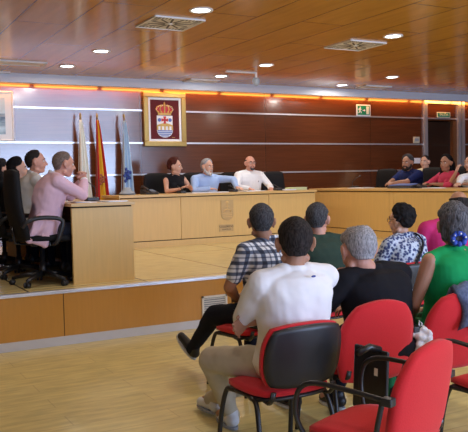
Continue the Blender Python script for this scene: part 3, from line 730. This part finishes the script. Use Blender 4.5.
def ik(A, T, l1, l2, pole):
    A = V(A); T = V(T); d = T-A; D = min(d.length, (l1+l2)*.999); dn = d.normalized()
    x = (l1*l1-l2*l2+D*D)/(2*D); h = math.sqrt(max(0, l1*l1-x*x))
    pv = V(pole); pv = (pv-dn*pv.dot(dn)).normalized()
    return A+dn*x+pv*h, A+dn*D
def hand(mb, Wr, d, nrm, side, curl, s=1.0):
    """palm, four unequal fingers bent at three joints and a thumb from the side of the palm"""
    Wr = V(Wr); d = V(d).normalized(); nrm = V(nrm); nrm = (nrm-d*nrm.dot(d)).normalized()
    t = d.cross(nrm)*side                     # towards the thumb
    K = [Wr+(d*(.086-.006*abs(i-1.2))+t*o)*s for i, o in enumerate((.034, .0115, -.0115, -.033))]
    for q in K: mb.caps(Wr+d*.005+(q-Wr).dot(t)*t*.55, q, .0145*s, .0115*s)
    for i, q in enumerate(K):
        L = (.070, .079, .073, .056)[i]*s; dd = (d+t*(.12-.08*i)).normalized(); P = q; ax = dd.cross(nrm)
        for k_, fr in enumerate((.46, .30, .24)):
            dd = (Matrix.Rotation(curl*(.8 if k_ == 0 else 1), 3, ax) @ dd); Q = P+dd*L*fr
            mb.caps(P, Q, (.0092-.0009*k_)*s, (.0084-.0009*k_)*s); P = Q
    B = Wr+(d*.022+t*.028)*s; m1 = B+(d*.6+t*.62+nrm*.3).normalized()*.042*s; m2 = m1+(d*.9+t*.15+nrm*.35).normalized()*.030*s
    mb.caps(Wr+d*.012+t*.012, B, .016*s, .014*s); mb.caps(B, m1, .0125*s, .0105*s); mb.caps(m1, m2, .010*s, .0085*s)

THR = [(0, 60), (35, 50), (62, 16), (76, 4), (92, 6), (104, -8), (116, -46), (135, -62), (180, -66)]
def thr_at(phi, prof):
    for (a0, t0), (a1, t1) in zip(prof, prof[1:]):
        if phi <= a1: return t0+(t1-t0)*(phi-a0)/(a1-a0)
    return prof[-1][1]
def hair_cap(style, thick, seed):
    mb = MB(); c = V((0, -.012, .025)); rad = (.079, .099, .096); nu, nv = 56, 36; rows = []
    for i in range(nv+1):
        el = 90-180*i/nv; row = []
        for j in range(nu):
            az = -180+360*j/nu; ph = abs(az)
            t = thr_at(ph, THR); k = min(1, max(0, (el-t)/13))
            if style == 'fringe':                      # bald crown with hair left at the sides and back
                k *= min(1, max(0, (26+(ph-90)*.10-el)/8)) if ph > 60 else 0
            if style == 'spot': k *= min(1, max(0, ((90-el)*(1.0 if ph > 90 else .72)-25)/10))
            n3 = noise.noise(V((az*.06, el*.09, seed)))*.5+noise.noise(V((math.cos(math.radians(az))*7, math.sin(math.radians(az))*7, el*.13+seed)))*.6
            th = thick*(1+.35*n3)*(.5+.5*k)*min(1, max(.30, .30+.70*(el+42)/62))
            if style == 'volume': th *= 1+.5*max(0, math.sin(math.radians(el)))
            r_ = 1+(th/.09+.015)*k-(1-k)*.12
            ce, se = math.cos(math.radians(el)), math.sin(math.radians(el))
            if el < 0 and style in ('short', 'spot', 'fringe'):
                wb = min(1, max(0, (ph-98)/26)); ce += (max(ce, .80)-ce)*wb*k
            row.append(c+V((rad[0]*ce*math.sin(math.radians(az)), rad[1]*ce*math.cos(math.radians(az)), rad[2]*se))*r_)
        rows.append(row)
    return mb.rings(rows)
def head_parts(mb, Mh):
    """skull, face, nose, ears and neck stump as overlapping closed pieces in head space"""
    def S(c, r): 
        q = MB().sphere((0, 0, 0), r, 18, 12); mb.add([Mh @ (V(v_)+V(c)) for v_ in q.v], q.f)
    def C(p0, p1, r0, r1):
        q = MB().caps(p0, p1, r0, r1); mb.add([Mh @ V(v_) for v_ in q.v], q.f)
    S((0, -.012, .025), (.077, .097, .094)); S((0, .022, -.03), (.062, .068, .078)); S((0, .046, -.085), (.036, .036, .028))
    S((-.036, .045, -.035), (.028, .034, .034)); S((.036, .045, -.035), (.028, .034, .034))
    C((0, .084, .016), (0, .108, -.026), .008, .0125); S((-.011, .096, -.03), (.009, .010, .008)); S((.011, .096, -.03), (.009, .010, .008))
    C((-.045, .068, .034), (-.014, .083, .032), .010, .010); C((.045, .068, .034), (.014, .083, .032), .010, .010)
    C((-.020, .077, -.062), (.020, .077, -.062), .008, .008); C((-.05, -.01, -.07), (-.02, .05, -.095), .022, .018); C((.05, -.01, -.07), (.02, .05, -.095), .022, .018)
    for s in (-1, 1):
        S((s*.082, -.008, .0), (.011, .021, .033)); S((s*.092, -.018, .006), (.008, .019, .029)); S((s*.082, -.002, -.030), (.009, .011, .013))
def person(loc, yaw, label, skin='skin_fair', shirt='tee_white', sleeve='short', trousers='jeans_dark', shoes='shoe_black', hair='short', hairm='hair_dark',
           bulk=1.0, tall=1.0, legs_=1.0, lean=0.0, head=(0, 0, 0), hoff=(0, 0, 0), wr=((-.16, .34, .70), (.16, .34, .70)), pole=((-.6, -.4, -1), (.6, -.4, -1)),
           hd=((.3, 1, -.2), (-.3, 1, -.2)), hn=((0, 0, -1), (0, 0, -1)), curl=.35, ank=((-.12, .46, .10), (.12, .46, .10)), kpole=((-.15, .3, 1), (.15, .3, 1)),
           collar=None, cuffs=None, beard=None, glasses=False, vox=.009, hthick=.012, sex='m', wrinkle=.006, seed=0, group=None, sole=None, headscale=1.09, hem=None):
    root = empty('person', loc, yaw, label, 'person', group)
    def B(x, y, z):                           # torso point, leaned about the hips and stretched by tall
        zz = (z-.5)*tall
        return V((x, y+math.sin(lean)*zz+y*(math.cos(lean)-1)*.5, .5+math.cos(lean)*zz-y*math.sin(lean)*.6))
    bw = bulk*(1.08 if sex == 'm' else 1.03); f_ = sex == 'f'
    rings_ = [(.465, .135, .105, .0), (.50, .165, .13, .0), (.56, .178, .138, 0), (.64, .165 if not f_ else .15, .125, 0), (.74, .155 if not f_ else .135, .112, -.005), (.86, .165 if not f_ else .145, .118, -.012),
              (.95, .178 if not f_ else .155, .120, -.014), (1.01, .178 if not f_ else .152, .108, -.014), (1.055, .150 if not f_ else .13, .088, -.012), (1.085, .10, .070, -.008), (1.105, .062, .056, -.004)]
    def torso(mb, g, lo=0, hi=99, bust=True):
        rs = []
        for z, hx, hy, yo in rings_[lo:hi]:
            k = bw if z < 1.08 else 1
            rs.append([B((hx*k+g)*math.copysign(abs(math.cos(an))**.85, math.cos(an)), yo+(hy*k+g)*math.copysign(abs(math.sin(an))**.85, math.sin(an)), z) for an in [2*PI*j/28 for j in range(28)]])
        mb.rings(rs)
        if f_ and bust:
            for s in (-1, 1): mb.sphere(B(s*.07, .085, .92), (.062+g, .055+g, .062+g), 14, 9)
    sw = (.176 if not f_ else .155)*bw
    sh = [B(-sw, -.012, 1.028), B(sw, -.012, 1.028)]
    la, lf = .285, .255
    el, ws = [None]*2, [None]*2
    for i in (0, 1): el[i], ws[i] = ik(sh[i], wr[i], la, lf, pole[i])
    hp = [V((-.09, .02, .535)), V((.09, .02, .535))]; kn, an_ = [None]*2, [None]*2
    for i in (0, 1): kn[i], an_[i] = ik(hp[i], ank[i], .45*legs_, .43*legs_, kpole[i])
    ar = 1.0 if not f_ else .86
    ar *= .6+.4*bw
    def arms(mb, g, upto=9.0, start=0):
        for i in (0, 1):
            pts = [(0, sh[i], .058*ar), (.45, sh[i].lerp(el[i], .45), .049*ar), (1, el[i], .040*ar), (1.35, el[i].lerp(ws[i], .32), .041*ar), (2, ws[i], .027*ar)]
            for (t0, p0, r0), (t1, p1, r1) in zip(pts, pts[1:]):
                if t0 >= upto: break
                if t1 > upto: k = (upto-t0)/(t1-t0); p1 = p0.lerp(p1, k); r1 = r0+(r1-r0)*k
                mb.caps(p0, p1, r0+g, r1+g)
    def legs(mb, g, upto=9.0):
        for i in (0, 1):
            kb = .6+.4*bw
            pts = [(hp[i], .088*kb), (hp[i].lerp(kn[i], .5), .077*kb), (kn[i], .058*kb), (kn[i].lerp(an_[i], .33), .056), (an_[i], .036)]
            for (p0, r0), (p1, r1) in zip(pts, pts[1:]): mb.caps(p0, p1, r0+g, r1+g)
    # head frame
    hs = headscale
    hc = B(0, .0, 1.115)+V((0, .026, .118))+V(hoff)
    Mh = Matrix.Translation(hc) @ Matrix.Rotation(head[0], 4, 'Z') @ Matrix.Rotation(head[1], 4, 'X') @ Matrix.Rotation(head[2], 4, 'Y') @ Matrix.Scale(hs, 4)
    b = MB(); torso(b, -.004); arms(b, 0); legs(b, -.004); head_parts(b, Mh)
    nk = B(0, -.006, 1.06); b.caps(nk, Mh @ V((0, -.018, -.055)), .060 if not f_ else .050, .054 if not f_ else .046)
    for s in (-1, 1): b.caps(B(s*.10, -.02, 1.04), nk.lerp(Mh @ V((0, -.02, -.06)), .3), .040*bw, .034)
    for i, sd in ((0, -1), (1, 1)): hand(b, ws[i], hd[i], hn[i], sd, curl)
    for i in (0, 1): b.caps(an_[i], an_[i]+V((0, .13, -.045)), .034, .028)
    body = link('body', melt(b, vox, 3), skin, root)
    # clothing
    c = MB(); torso(c, .011, 0, 10); 
    c.caps(B(-.085, -.012, 1.055), B(.085, -.012, 1.055), .058, .058)
    for s in (-1, 1): c.caps(B(s*.10, -.02, 1.04), B(s*.035, -.014, 1.078), .040*bw+.013, .046)
    c.tube([B(0, -.01, 1.05), B(0, -.01, 1.098), B(0, -.008, 1.112)], [.07, .069, .064], 20)
    if sleeve == 'none':
        for s in (-1, 1): c.caps(B(s*.10, -.012, 1.05), B(s*sw*.98, -.012, 1.025), .056, .056)
    else:
        arms(c, .012, {'short': .72, 'elbow': 1.25, 'long': 1.94}[sleeve])
        for s, q in ((-1, sh[0]), (1, sh[1])): c.caps(B(s*.08, -.012, 1.055), q, .058*bw, .060*ar+.008)
    if hem:
        rs = [[B((hx+.03)*bw*math.cos(t_), hy*bw*math.sin(t_)+yo, z) for t_ in [2*PI*j/24 for j in range(24)]] for z, hx, hy, yo in ((.66, .165, .13, 0), (.52, .19, .155, -.01), (hem, .205, .165, -.02))]
        c.rings(rs); c.caps(B(.15*bw, -.10, .66), B(.175*bw, -.16, .45), .05, .04); c.caps(B(.16*bw, -.02, .62), B(.185*bw, .0, .42), .05, .035); c.caps(B(.175*bw, -.16, .46), B(.185*bw, .0, .43), .04, .035)
    link('jacket' if hem else 'shirt', melt(c, max(.0085, vox), 5, wrinkle, 9, seed), shirt, root)
    if trousers:
        g = MB(); torso(g, .006, 0, 4, False); legs(g, .014)
        for q_ in (0, 1): g.caps(an_[q_], an_[q_]+(an_[q_]-kn[q_]).normalized()*.035, .052, .054)
        link('trousers', melt(g, .011, 5, .006, 10, seed+3), trousers, root)
    for i in (0, 1):
        tdir = (an_[i]-kn[i]).normalized(); fw = V((an_[i].x-hp[i].x, an_[i].y-hp[i].y, 0)); fw = fw.normalized() if fw.length > .05 else V((0, 1, 0))
        fw = (fw-tdir*fw.dot(tdir)).normalized() if an_[i].z > .16 else fw
        dn = tdir if an_[i].z > .16 else V((0, 0, -1)); so = MB()
        A0 = an_[i]+dn*(.055 if an_[i].z <= .16 else .05)
        so.caps(A0-fw*.045-dn*.012, A0+fw*.04-dn*.008, .040, .043); so.caps(A0+fw*.04-dn*.008, A0+fw*.15+dn*.006, .043, .034); so.caps(an_[i]-fw*.02, A0-fw*.02, .042, .044)
        sobj = link('shoe', melt(so, .009, 4), shoes, root)
        if sole:
            s2 = MB(); sx_ = fw.cross(dn).normalized()
            s2.rings([[A0+fw*(.055+.135*math.cos(t_))+sx_*(.047*math.sin(t_))+dn*h_ for t_ in [2*PI*j/24 for j in range(24)]] for h_ in (.026, .042)])
            s2.build('sole', sole, sobj, smooth=False)
    # hair
    def H(mb_): 
        mb_.v = [tuple(Mh @ V(q)) for q in mb_.v]; return mb_
    if hair in ('short', 'fringe', 'spot', 'volume'):
        hm = H(hair_cap(hair, hthick, seed)).build('hair', hairm, root, smooth=True)
    elif hair in ('long', 'bob', 'curly'):
        q = hair_cap('volume', hthick, seed)
        if hair == 'long':
            q.caps((-.06, -.03, .02), (-.088, -.015, -.16), .036, .03); q.caps((.06, -.03, .02), (.088, -.015, -.16), .036, .03)
            q.caps((-.04, -.07, 0), (-.055, -.075, -.21), .055, .045); q.caps((.04, -.07, 0), (.055, -.075, -.21), .055, .045); q.caps((-.088, -.015, -.15), (-.085, .01, -.24), .03, .018); q.caps((.088, -.015, -.15), (.085, .01, -.24), .03, .018)
        if hair == 'bob':
            for s in (-1, 1):
                q.caps((s*.050, -.045, .02), (s*.056, -.045, -.06), .040, .026); q.caps((s*.02, -.075, .0), (s*.022, -.078, -.085), .045, .030)
        if hair == 'curly':
            for i in range(110):
                u_, v_ = random.uniform(-PI, PI), random.uniform(-.5, 1.35)
                if abs(u_) < .95 and v_ < .85: continue
                if abs(u_) < 1.7 and v_ < .1: continue
                q.sphere(V((0, -.012, .025))+V((.092*math.cos(v_)*math.sin(u_), .110*math.cos(v_)*math.cos(u_), .108*math.sin(v_))), random.uniform(.014, .022), 8, 6)
        H(q); hm = link('hair', melt(q, .0075, 2, .005, 45, seed), hairm, root)
    # face details
    for s in (-1, 1):
        e = H(MB().sphere((s*.030, .074, .008), (.0135, .011, .0085), 12, 8)).build('eye', 'eye_white', root, smooth=True)
        H(MB().sphere((s*.030, .0825, .008), (.0060, .0040, .0060), 10, 7)).build('iris', 'iris', e, smooth=True)
        H(MB().tube([(s*.046, .074, .028), (s*.032, .0855, .034), (s*.015, .0885, .030)], [.0035, .005, .004], 8)).build('eyebrow', hairm if hairm != 'hair_grey' else 'hair_pepper', root, smooth=True)
    H(MB().tube([(-.024, .072, -.062), (-.010, .0835, -.0585), (0, .0845, -.0605), (.010, .0835, -.0585), (.024, .072, -.062)], [.003, .0058, .005, .0058, .003], 8)).build('lips', 'lips', root, smooth=True)
    if beard:
        q = MB()
        for s in (-1, 1):
            for p0, p1, r0, r1 in (((s*.068, .0, -.015), (s*.062, .015, -.06), .012, .018), ((s*.062, .015, -.06), (s*.042, .052, -.092), .019, .021), ((s*.042, .052, -.092), (0, .070, -.104), .021, .024), ((s*.034, .072, -.052), (0, .092, -.046), .007, .009), ((s*.034, .072, -.052), (s*.026, .066, -.09), .010, .018)): q.caps(p0, p1, r0, r1)
        if beard[1] == 'goatee':
            q = MB(); q.caps((-.018, .078, -.046), (.018, .078, -.046), .0095, .0095)
            for s in (-1, 1): q.caps((s*.026, .072, -.05), (s*.020, .072, -.088), .009, .012)
            q.caps((-.014, .072, -.092), (.014, .072, -.092), .018, .018)
        link('beard', melt(H(q), .006, 3, .004, 70, seed), beard[0], root)
    if glasses:
        q = MB()
        for s in (-1, 1):
            q.tube([(s*.031+.021*math.cos(t_), .097-.004*abs(math.cos(t_)), .006+.016*math.sin(t_)) for t_ in [2*PI*k/18 for k in range(18)]], .0022, 6, closed=True)
            q.tube([(s*.052, .093, .01), (s*.074, .07, .012), (s*.082, .0, .014)], .002, 6)
        q.tube([(-.010, .098, .008), (0, .102, .011), (.010, .098, .008)], .002, 6); H(q).build('glasses', 'black_metal', root)
    if collar:
        q = MB(); pts = [B(.066*math.sin(t_), .062*math.cos(t_)-.01, 1.098-.022*math.cos(t_)) for t_ in [2*PI*k/20 for k in range(20)]]
        q.tube(pts, .014, 8, closed=True, flat=(1.6, .55), up=(0, 0, 1)); q.build('collar', collar, root, smooth=True)
        if sleeve == 'long' or sleeve == 'elbow':
            q2 = MB().sphere(B(0, .118*bw, .92), .005, 8, 6); 
            for z in (.84, .76): q2.sphere(B(0, .118*bw, z), .005, 8, 6)
            q2.build('buttons', 'white', root)
    if cuffs:
        for i in (0, 1):
            dv = (ws[i]-el[i]).normalized(); MB().cyl(ws[i]-dv*.035, ws[i]-dv*.005, .040, .038).build('cuff', cuffs, root, smooth=True)
    root['sh'] = 0; del root['sh']
    return root, B, Mh, (sh, el, ws), (hp, kn, an_)
def child(mb, name, mt, root, smooth=True): return mb.build(name, mt, root, smooth=smooth)

# --- public, front to back of the photo
FINE = .0068
r, *_ = person((2.19, 3.39, 0), .05, 'man in a white long sleeved shirt and khaki trousers seen from behind, arms folded', 'skin_tan', 'tee_white', 'elbow', 'khaki', 'shoe_white', 'short', 'hair_dark', bulk=1.15, tall=.94, legs_=1.12,
    head=(-.50, 0, 0), hoff=(.02, -.03, 0), hthick=.010, wr=((.03, .23, .80), (-.21, .15, .77)), pole=((-1, .0, -.35), (1, -.2, -.8)), hd=((1, -.2, .1), (-1, -.35, -.35)), hn=((0, -1, 0), (.1, -1, .1)), curl=.4,
    ank=((-.02, .66, .10), (.0, .96, .10)), kpole=((-1.0, .4, 1.2), (-.1, .4, 1)), vox=FINE, seed=1, sole='grey_plastic', wrinkle=.009, headscale=1.13)
MB().sphere((.03, -.153, 1.03), (.016, .004, .006), 10, 6).build('shirt_logo', 'emblem_blue', r)
person((2.86, 3.44, 0), .12, 'grey haired man in a black t-shirt with bowed head and hand at his mouth', 'skin_pink', 'tee_black', 'short', 'jeans_dark', 'shoe_black', 'spot', 'hair_grey', bulk=1.27, tall=.85, lean=.20,
    head=(-.30, -.24, 0), hoff=(-.10, -.03, -.02), hthick=.013, wr=((-.22, .20, .90), (.10, .34, .72)), pole=((-1, .1, -1), (.8, -.3, -1)), hd=((.7, .2, .8), (-1, .5, 0)), hn=((.6, -.9, 0), (0, 0, -1)), curl=.6, vox=FINE, seed=2,
    ank=((-.10, .74, .10), (.14, .56, .10)), sole='shoe_white', headscale=1.2)
r, B_, Mh, *_ = person((3.43, 3.45, 0), -.02, 'woman in a sleeveless green top with grey hair tied by a blue scrunchie', 'skin_tan', 'top_green', 'none', 'top_green_dark' if mat('top_green_dark', (.006, .13, .04), .9) else None, 'shoe_black', 'bob', 'hair_grey_dark', sex='f', bulk=1.18, tall=.99,
    head=(-.50, .0, 0), hoff=(.04, 0, 0), hthick=.017, wr=((-.14, .22, .64), (.10, .36, .63)), pole=((-.8, -.3, -1), (.8, -.4, -1)), hd=((.2, .8, -.5), (-.4, 1, -.2)), hn=((.5, 0, -1), (0, 0, -1)), vox=FINE, seed=3)
sc_ = MB()
for i in range(16):
    an = i*2*PI/16; sc_.sphere(Mh @ V((.036*math.cos(an)+.0, -.118+.01*math.sin(i*3), -.065+.03*math.sin(an))), random.uniform(.014, .02), 8, 6)
so = sc_.build('scrunchie', 'scrunchie_blue', r, smooth=True)
s3 = MB()
for i in range(6): s3.sphere(Mh @ V((.036*math.cos(i*1.05+.3), -.134, -.065+.03*math.sin(i*1.05+.3))), .007, 6, 5)
s3.build('scrunchie_dots', 'white', so, smooth=True)
person((2.84, 4.70, 0), .10, 'man in a blue and white plaid shirt with crossed legs in dark jeans', 'skin_tan', 'plaid', 'short', 'jeans_dark', 'shoe_black', 'short', 'hair_pepper', bulk=1.19, tall=1.0,
    head=(-.55, .0, 0), hoff=(-.065, -.02, 0), hthick=.010, wr=((-.16, .22, .66), (.05, .30, .66)), pole=((-1, -.3, -.6), (1, -.3, -1)), hd=((.6, .8, -.3), (-.8, .6, 0)), hn=((0, 0, -1), (0, 0, -1)), ank=((-.22, .76, .20), (.12, .46, .10)), kpole=((-.35, .3, 1), (.2, .3, 1)), seed=4, vox=.008, sole='shoe_white', collar='plaid', wrinkle=.008)
person((3.49, 4.98, 0), -.05, 'man in a dark green t-shirt with short dark grey hair, farthest row', 'skin_pink', 'tee_green', 'short', 'jeans_dark', 'shoe_black', 'short', 'hair_pepper', bulk=1.16, tall=.96, head=(-.75, .0, 0), hthick=.011, seed=5)
r, B_, Mh, J, _k = person((4.38, 4.98, 0), .15, 'woman in a blue and white patterned blouse with short black hair and a dark strap', 'skin_fair', 'blouse_print', 'elbow', 'jeans_dark', 'shoe_black', 'curly', 'hair_black', sex='f', bulk=1.28, tall=.88, head=(.12, 0, 0), hthick=.016, glasses=True, seed=6, collar='blouse_print')
st_ = MB(); pts = [B_(x_, y_, z_) for x_, y_, z_ in ((.09, .02, 1.12), (.085, -.08, 1.115), (.055, -.165, 1.06), (.015, -.195, .99), (-.04, -.20, .90), (-.10, -.19, .80), (-.19, -.15, .66), (-.27, .0, .56))]
st_.tube(curve(pts), .015, 8, flat=(.5, 1), up=(0, 1, 0)).build('bag_strap', 'black_leather', r, smooth=True)
person((4.98, 5.04, 0), -.2, 'balding man in a magenta shirt mostly hidden behind the woman in green', 'skin_tan', 'tee_magenta', 'short', 'jeans_dark', 'shoe_black', 'fringe', 'hair_dark', bulk=1.28, tall=1.06, head=(-.4, 0, 0), hoff=(.12, 0, 0), hthick=.008, seed=7, wr=((-.24, .28, .68), (.2, .3, .68)))

# --- councillors at the left desk
Z = DZ
person((1.86, 7.58, Z), -PI/2, 'man in a pink jacket leaning on the left desk with hands clasped at his chin', 'skin_pink', 'jacket_pink', 'long', 'jeans_dark', 'shoe_black', 'short', 'hair_buzz', bulk=1.14, tall=1.06, lean=.27,
    head=(.05, -.10, 0), hoff=(0, .06, -.03), hthick=.005, wr=((-.035, .46, 1.05), (.035, .46, 1.06)), pole=((-.7, .3, -1), (.7, .3, -1)), hd=((.5, -.1, .8), (-.5, -.1, .8)), hn=((1, 0, 0), (-1, 0, 0)), curl=.7, collar='white', cuffs='white', seed=8, hem=.50, vox=.008, wrinkle=.010)
person((1.90, 8.38, Z), -PI/2, 'balding man in a white shirt behind the man in the pink jacket', 'skin_pink', 'shirt_offwhite', 'long', 'jeans_dark', 'shoe_black', 'short', 'hair_dark', bulk=1.1, tall=1.07, lean=.16, head=(-.25, .02, 0), hthick=.007, wr=((-.18, .48, .90), (.18, .48, .90)), collar='shirt_offwhite', seed=9)
person((1.84, 9.05, Z), -PI/2, 'woman with dark shoulder length hair in black at the left desk', 'skin_fair', 'tee_black', 'long', 'jeans_dark', 'shoe_black', 'long', 'hair_black', sex='f', tall=.97, lean=.18, head=(-.15, 0, 0), hthick=.014, wr=((-.16, .46, .90), (.16, .46, .90)), seed=10)
person((1.80, 9.70, Z), -PI/2, 'dark haired woman at the left edge, farthest along the left desk', 'skin_fair', 'tee_black', 'long', 'jeans_dark', 'shoe_black', 'long', 'hair_dark', sex='f', tall=.97, lean=.15, head=(0, 0, 0), hthick=.014, wr=((-.16, .46, .90), (.16, .46, .90)), seed=11)

# --- presiding desk
DSK = .862
r, B_, Mh, *_ = person((5.16, 11.66, Z), PI, 'woman with curly auburn hair in a sleeveless black top at the presiding desk', 'skin_fair', 'tee_black', 'none', 'jeans_dark', 'shoe_black', 'curly', 'hair_auburn', sex='f', tall=1.06, lean=.08, head=(.85, -.05, .08), hthick=.018,
    wr=((-.13, .40, DSK+.03), (.08, .42, DSK+.03)), pole=((-1, -.2, -1), (1, -.2, -1)), hd=((.5, .6, .5), (-.4, .7, .4)), hn=((.5, .5, -.5), (-.5, .5, -.5)), curl=.3, seed=12, headscale=1.12)
q = MB()
for s in (-1, 1): q.sphere(Mh @ V((s*.084, -.002, -.05)), .009, 8, 6)
q.build('earrings', 'gold', r, smooth=True)
person((5.71, 11.62, Z), PI, 'grey bearded man in a light blue shirt reaching one arm along the presiding desk', 'skin_fair', 'shirt_blue', 'long', 'jeans_dark', 'shoe_black', 'short', 'hair_grey', bulk=1.18, tall=1.05, lean=.20, headscale=1.14, head=(.35, -.05, -.05), hthick=.012, beard=('beard_grey', 'full'),
    wr=((-.38, .50, DSK+.035), (.10, .42, DSK+.02)), pole=((-.6, -.1, .3), (1, 0, -.6)), hd=((-.4, 1, -.2), (-1, .15, 0)), hn=((0, 0, -1), (0, 0, -1)), collar='shirt_blue', seed=13)
r, *_ = person((6.66, 11.70, Z), PI, 'bald man with glasses and dark goatee in a white shirt at the presiding desk', 'skin_pink', 'tee_white', 'long', 'jeans_dark', 'shoe_black', 'fringe', 'hair_dark', bulk=1.2, tall=1.13, lean=.06, headscale=1.12, head=(-.05, -.03, 0), hthick=.003, beard=('hair_pepper', 'goatee'), glasses=True,
    wr=((-.22, .40, DSK), (.22, .40, DSK)), pole=((-1, -.2, -.8), (1, -.2, -.8)), collar='tee_white', seed=14)
MB().box((-.09, .165, .985), (.05, .008, .02)).build('pen_clip', 'black_plastic', r)

# --- right desk
person((9.20, 10.18, Z), PI/2, 'bearded man in a dark blue polo shirt with hands clasped on the right desk', 'skin_tan', 'polo_navy', 'short', 'jeans_dark', 'shoe_black', 'volume', 'hair_pepper', bulk=1.25, tall=1.05, lean=.16, head=(.28, -.04, 0), hthick=.014, beard=('hair_dark', 'full'),
    wr=((-.03, .52, DSK+.035), (.03, .53, DSK+.04)), pole=((-1, -.1, -.5), (1, -.1, -.5)), hd=((.7, .5, 0), (-.7, .5, 0)), hn=((.2, -.3, -.8), (-.2, -.3, -.8)), curl=.6, collar='polo_navy', seed=15, headscale=1.14)
person((10.62, 11.38, Z), PI/2+.25, 'man in a cream shirt sitting back by the wall behind the polo shirt', 'skin_fair', 'shirt_cream', 'long', 'jeans_dark', 'shoe_black', 'short', 'hair_dark', bulk=1.18, tall=1.10, head=(.15, 0, 0), hthick=.010, collar='shirt_cream', seed=16)
swivel(10.82, 11.40, PI/2+.2, 'black chair of the man in the cream shirt by the wall')
person((9.22, 9.26, Z), PI/2, 'woman in a pink top with long black hair at the right desk', 'skin_tan', 'top_pink', 'elbow', 'jeans_dark', 'shoe_black', 'long', 'hair_black', sex='f', bulk=1.08, tall=.99, lean=.16, headscale=1.15, head=(.22, 0, 0), hthick=.012,
    wr=((-.06, .48, DSK+.02), (.12, .50, DSK+.02)), pole=((-1, -.1, -.6), (1, -.1, -.6)), hd=((.8, .5, 0), (-.8, .5, 0)), seed=17)
person((9.24, 8.78, Z), PI/2, 'dark haired woman at the right edge raising one hand to her face', 'skin_fair', 'shirt_offwhite', 'none', 'jeans_dark', 'shoe_black', 'long', 'hair_dark', sex='f', tall=.95, lean=.10, head=(.15, 0, 0), hthick=.010,
    wr=((-.2, .42, DSK+.02), (.09, .30, 1.08)), pole=((-1, -.1, -.6), (.8, .4, -1)), hd=((.5, .8, 0), (-.2, -.3, 1)), hn=((0, 0, -1), (-.3, -1, 0)), curl=.5, seed=18)
person((9.10, 8.22, Z), PI/2, 'person in a white shirt at the right desk, cut off by the right edge', 'skin_fair', 'tee_white', 'long', 'jeans_dark', 'shoe_black', 'short', 'hair_dark', bulk=1.12, tall=1.0, lean=.22, wr=((-.16, .46, DSK+.03), (.26, .50, DSK+.03)), pole=((-1, 0, -.5), (1.2, .1, .1)), collar='tee_white', seed=19)
swivel(9.36, 8.18, PI/2, 'black swivel chair of the person in the white shirt at the right edge')

# ------------------------------------------------------------------ clothing and bags left on the audience chairs
def jk(u, v):
    x_ = u*.17; s = v*.26
    z = .90-abs(s)*.95+.012*math.sin(u*9+v*5); y = -.262+.07*math.tanh(s*18)+.012*math.sin(u*11)
    return (x_+.11+.02*math.sin(v*7), y+.0, z), (0, 1 if s > 0 else -1, .6), .6+.5*edge(u, v)
j = empty('denim_jacket', (3.30, 3.48, 0), -.08, 'crumpled blue denim jacket hung over the red chair back of the woman in green', 'jacket')
mat_mix('denim', (.06, .085, .16), (.13, .17, .28), 60, .3, .7, .9)
rslab(jk, 14, 20, .016).build('body_panel', 'denim', j, smooth=True)
MB().tube([(.22, -.33, .87), (.25, -.345, .78), (.24, -.34, .68), (.22, -.335, .62)], [.05, .045, .04, .042], 10).build('sleeve', 'denim', j, smooth=True)
bgm = MB()
for i in range(26): bgm.sphere((random.uniform(-.035, .035), random.uniform(-.035, .035), -.16+i*.006), (.03*random.uniform(.6, 1.3), .03*random.uniform(.6, 1.3), .022), 8, 6)
b_ = empty('plastic_bag', (3.0, 3.27, .665), 0, 'small crumpled white plastic bag hanging between the two red chair arms', 'bag')
mat('thin_plastic', (.72, .74, .76), .25, var=.15, scale=60)
link('pouch', melt(bgm, .009, 2, .006, 40), 'thin_plastic', b_)
MB().tube([(0, 0, -.02), (.012, 0, .02), (0, .01, .035), (-.012, 0, .02), (0, 0, -.02)], .004, 6).build('handle', 'thin_plastic', b_, smooth=True)
bpy.data.scenes.remove(TMP)
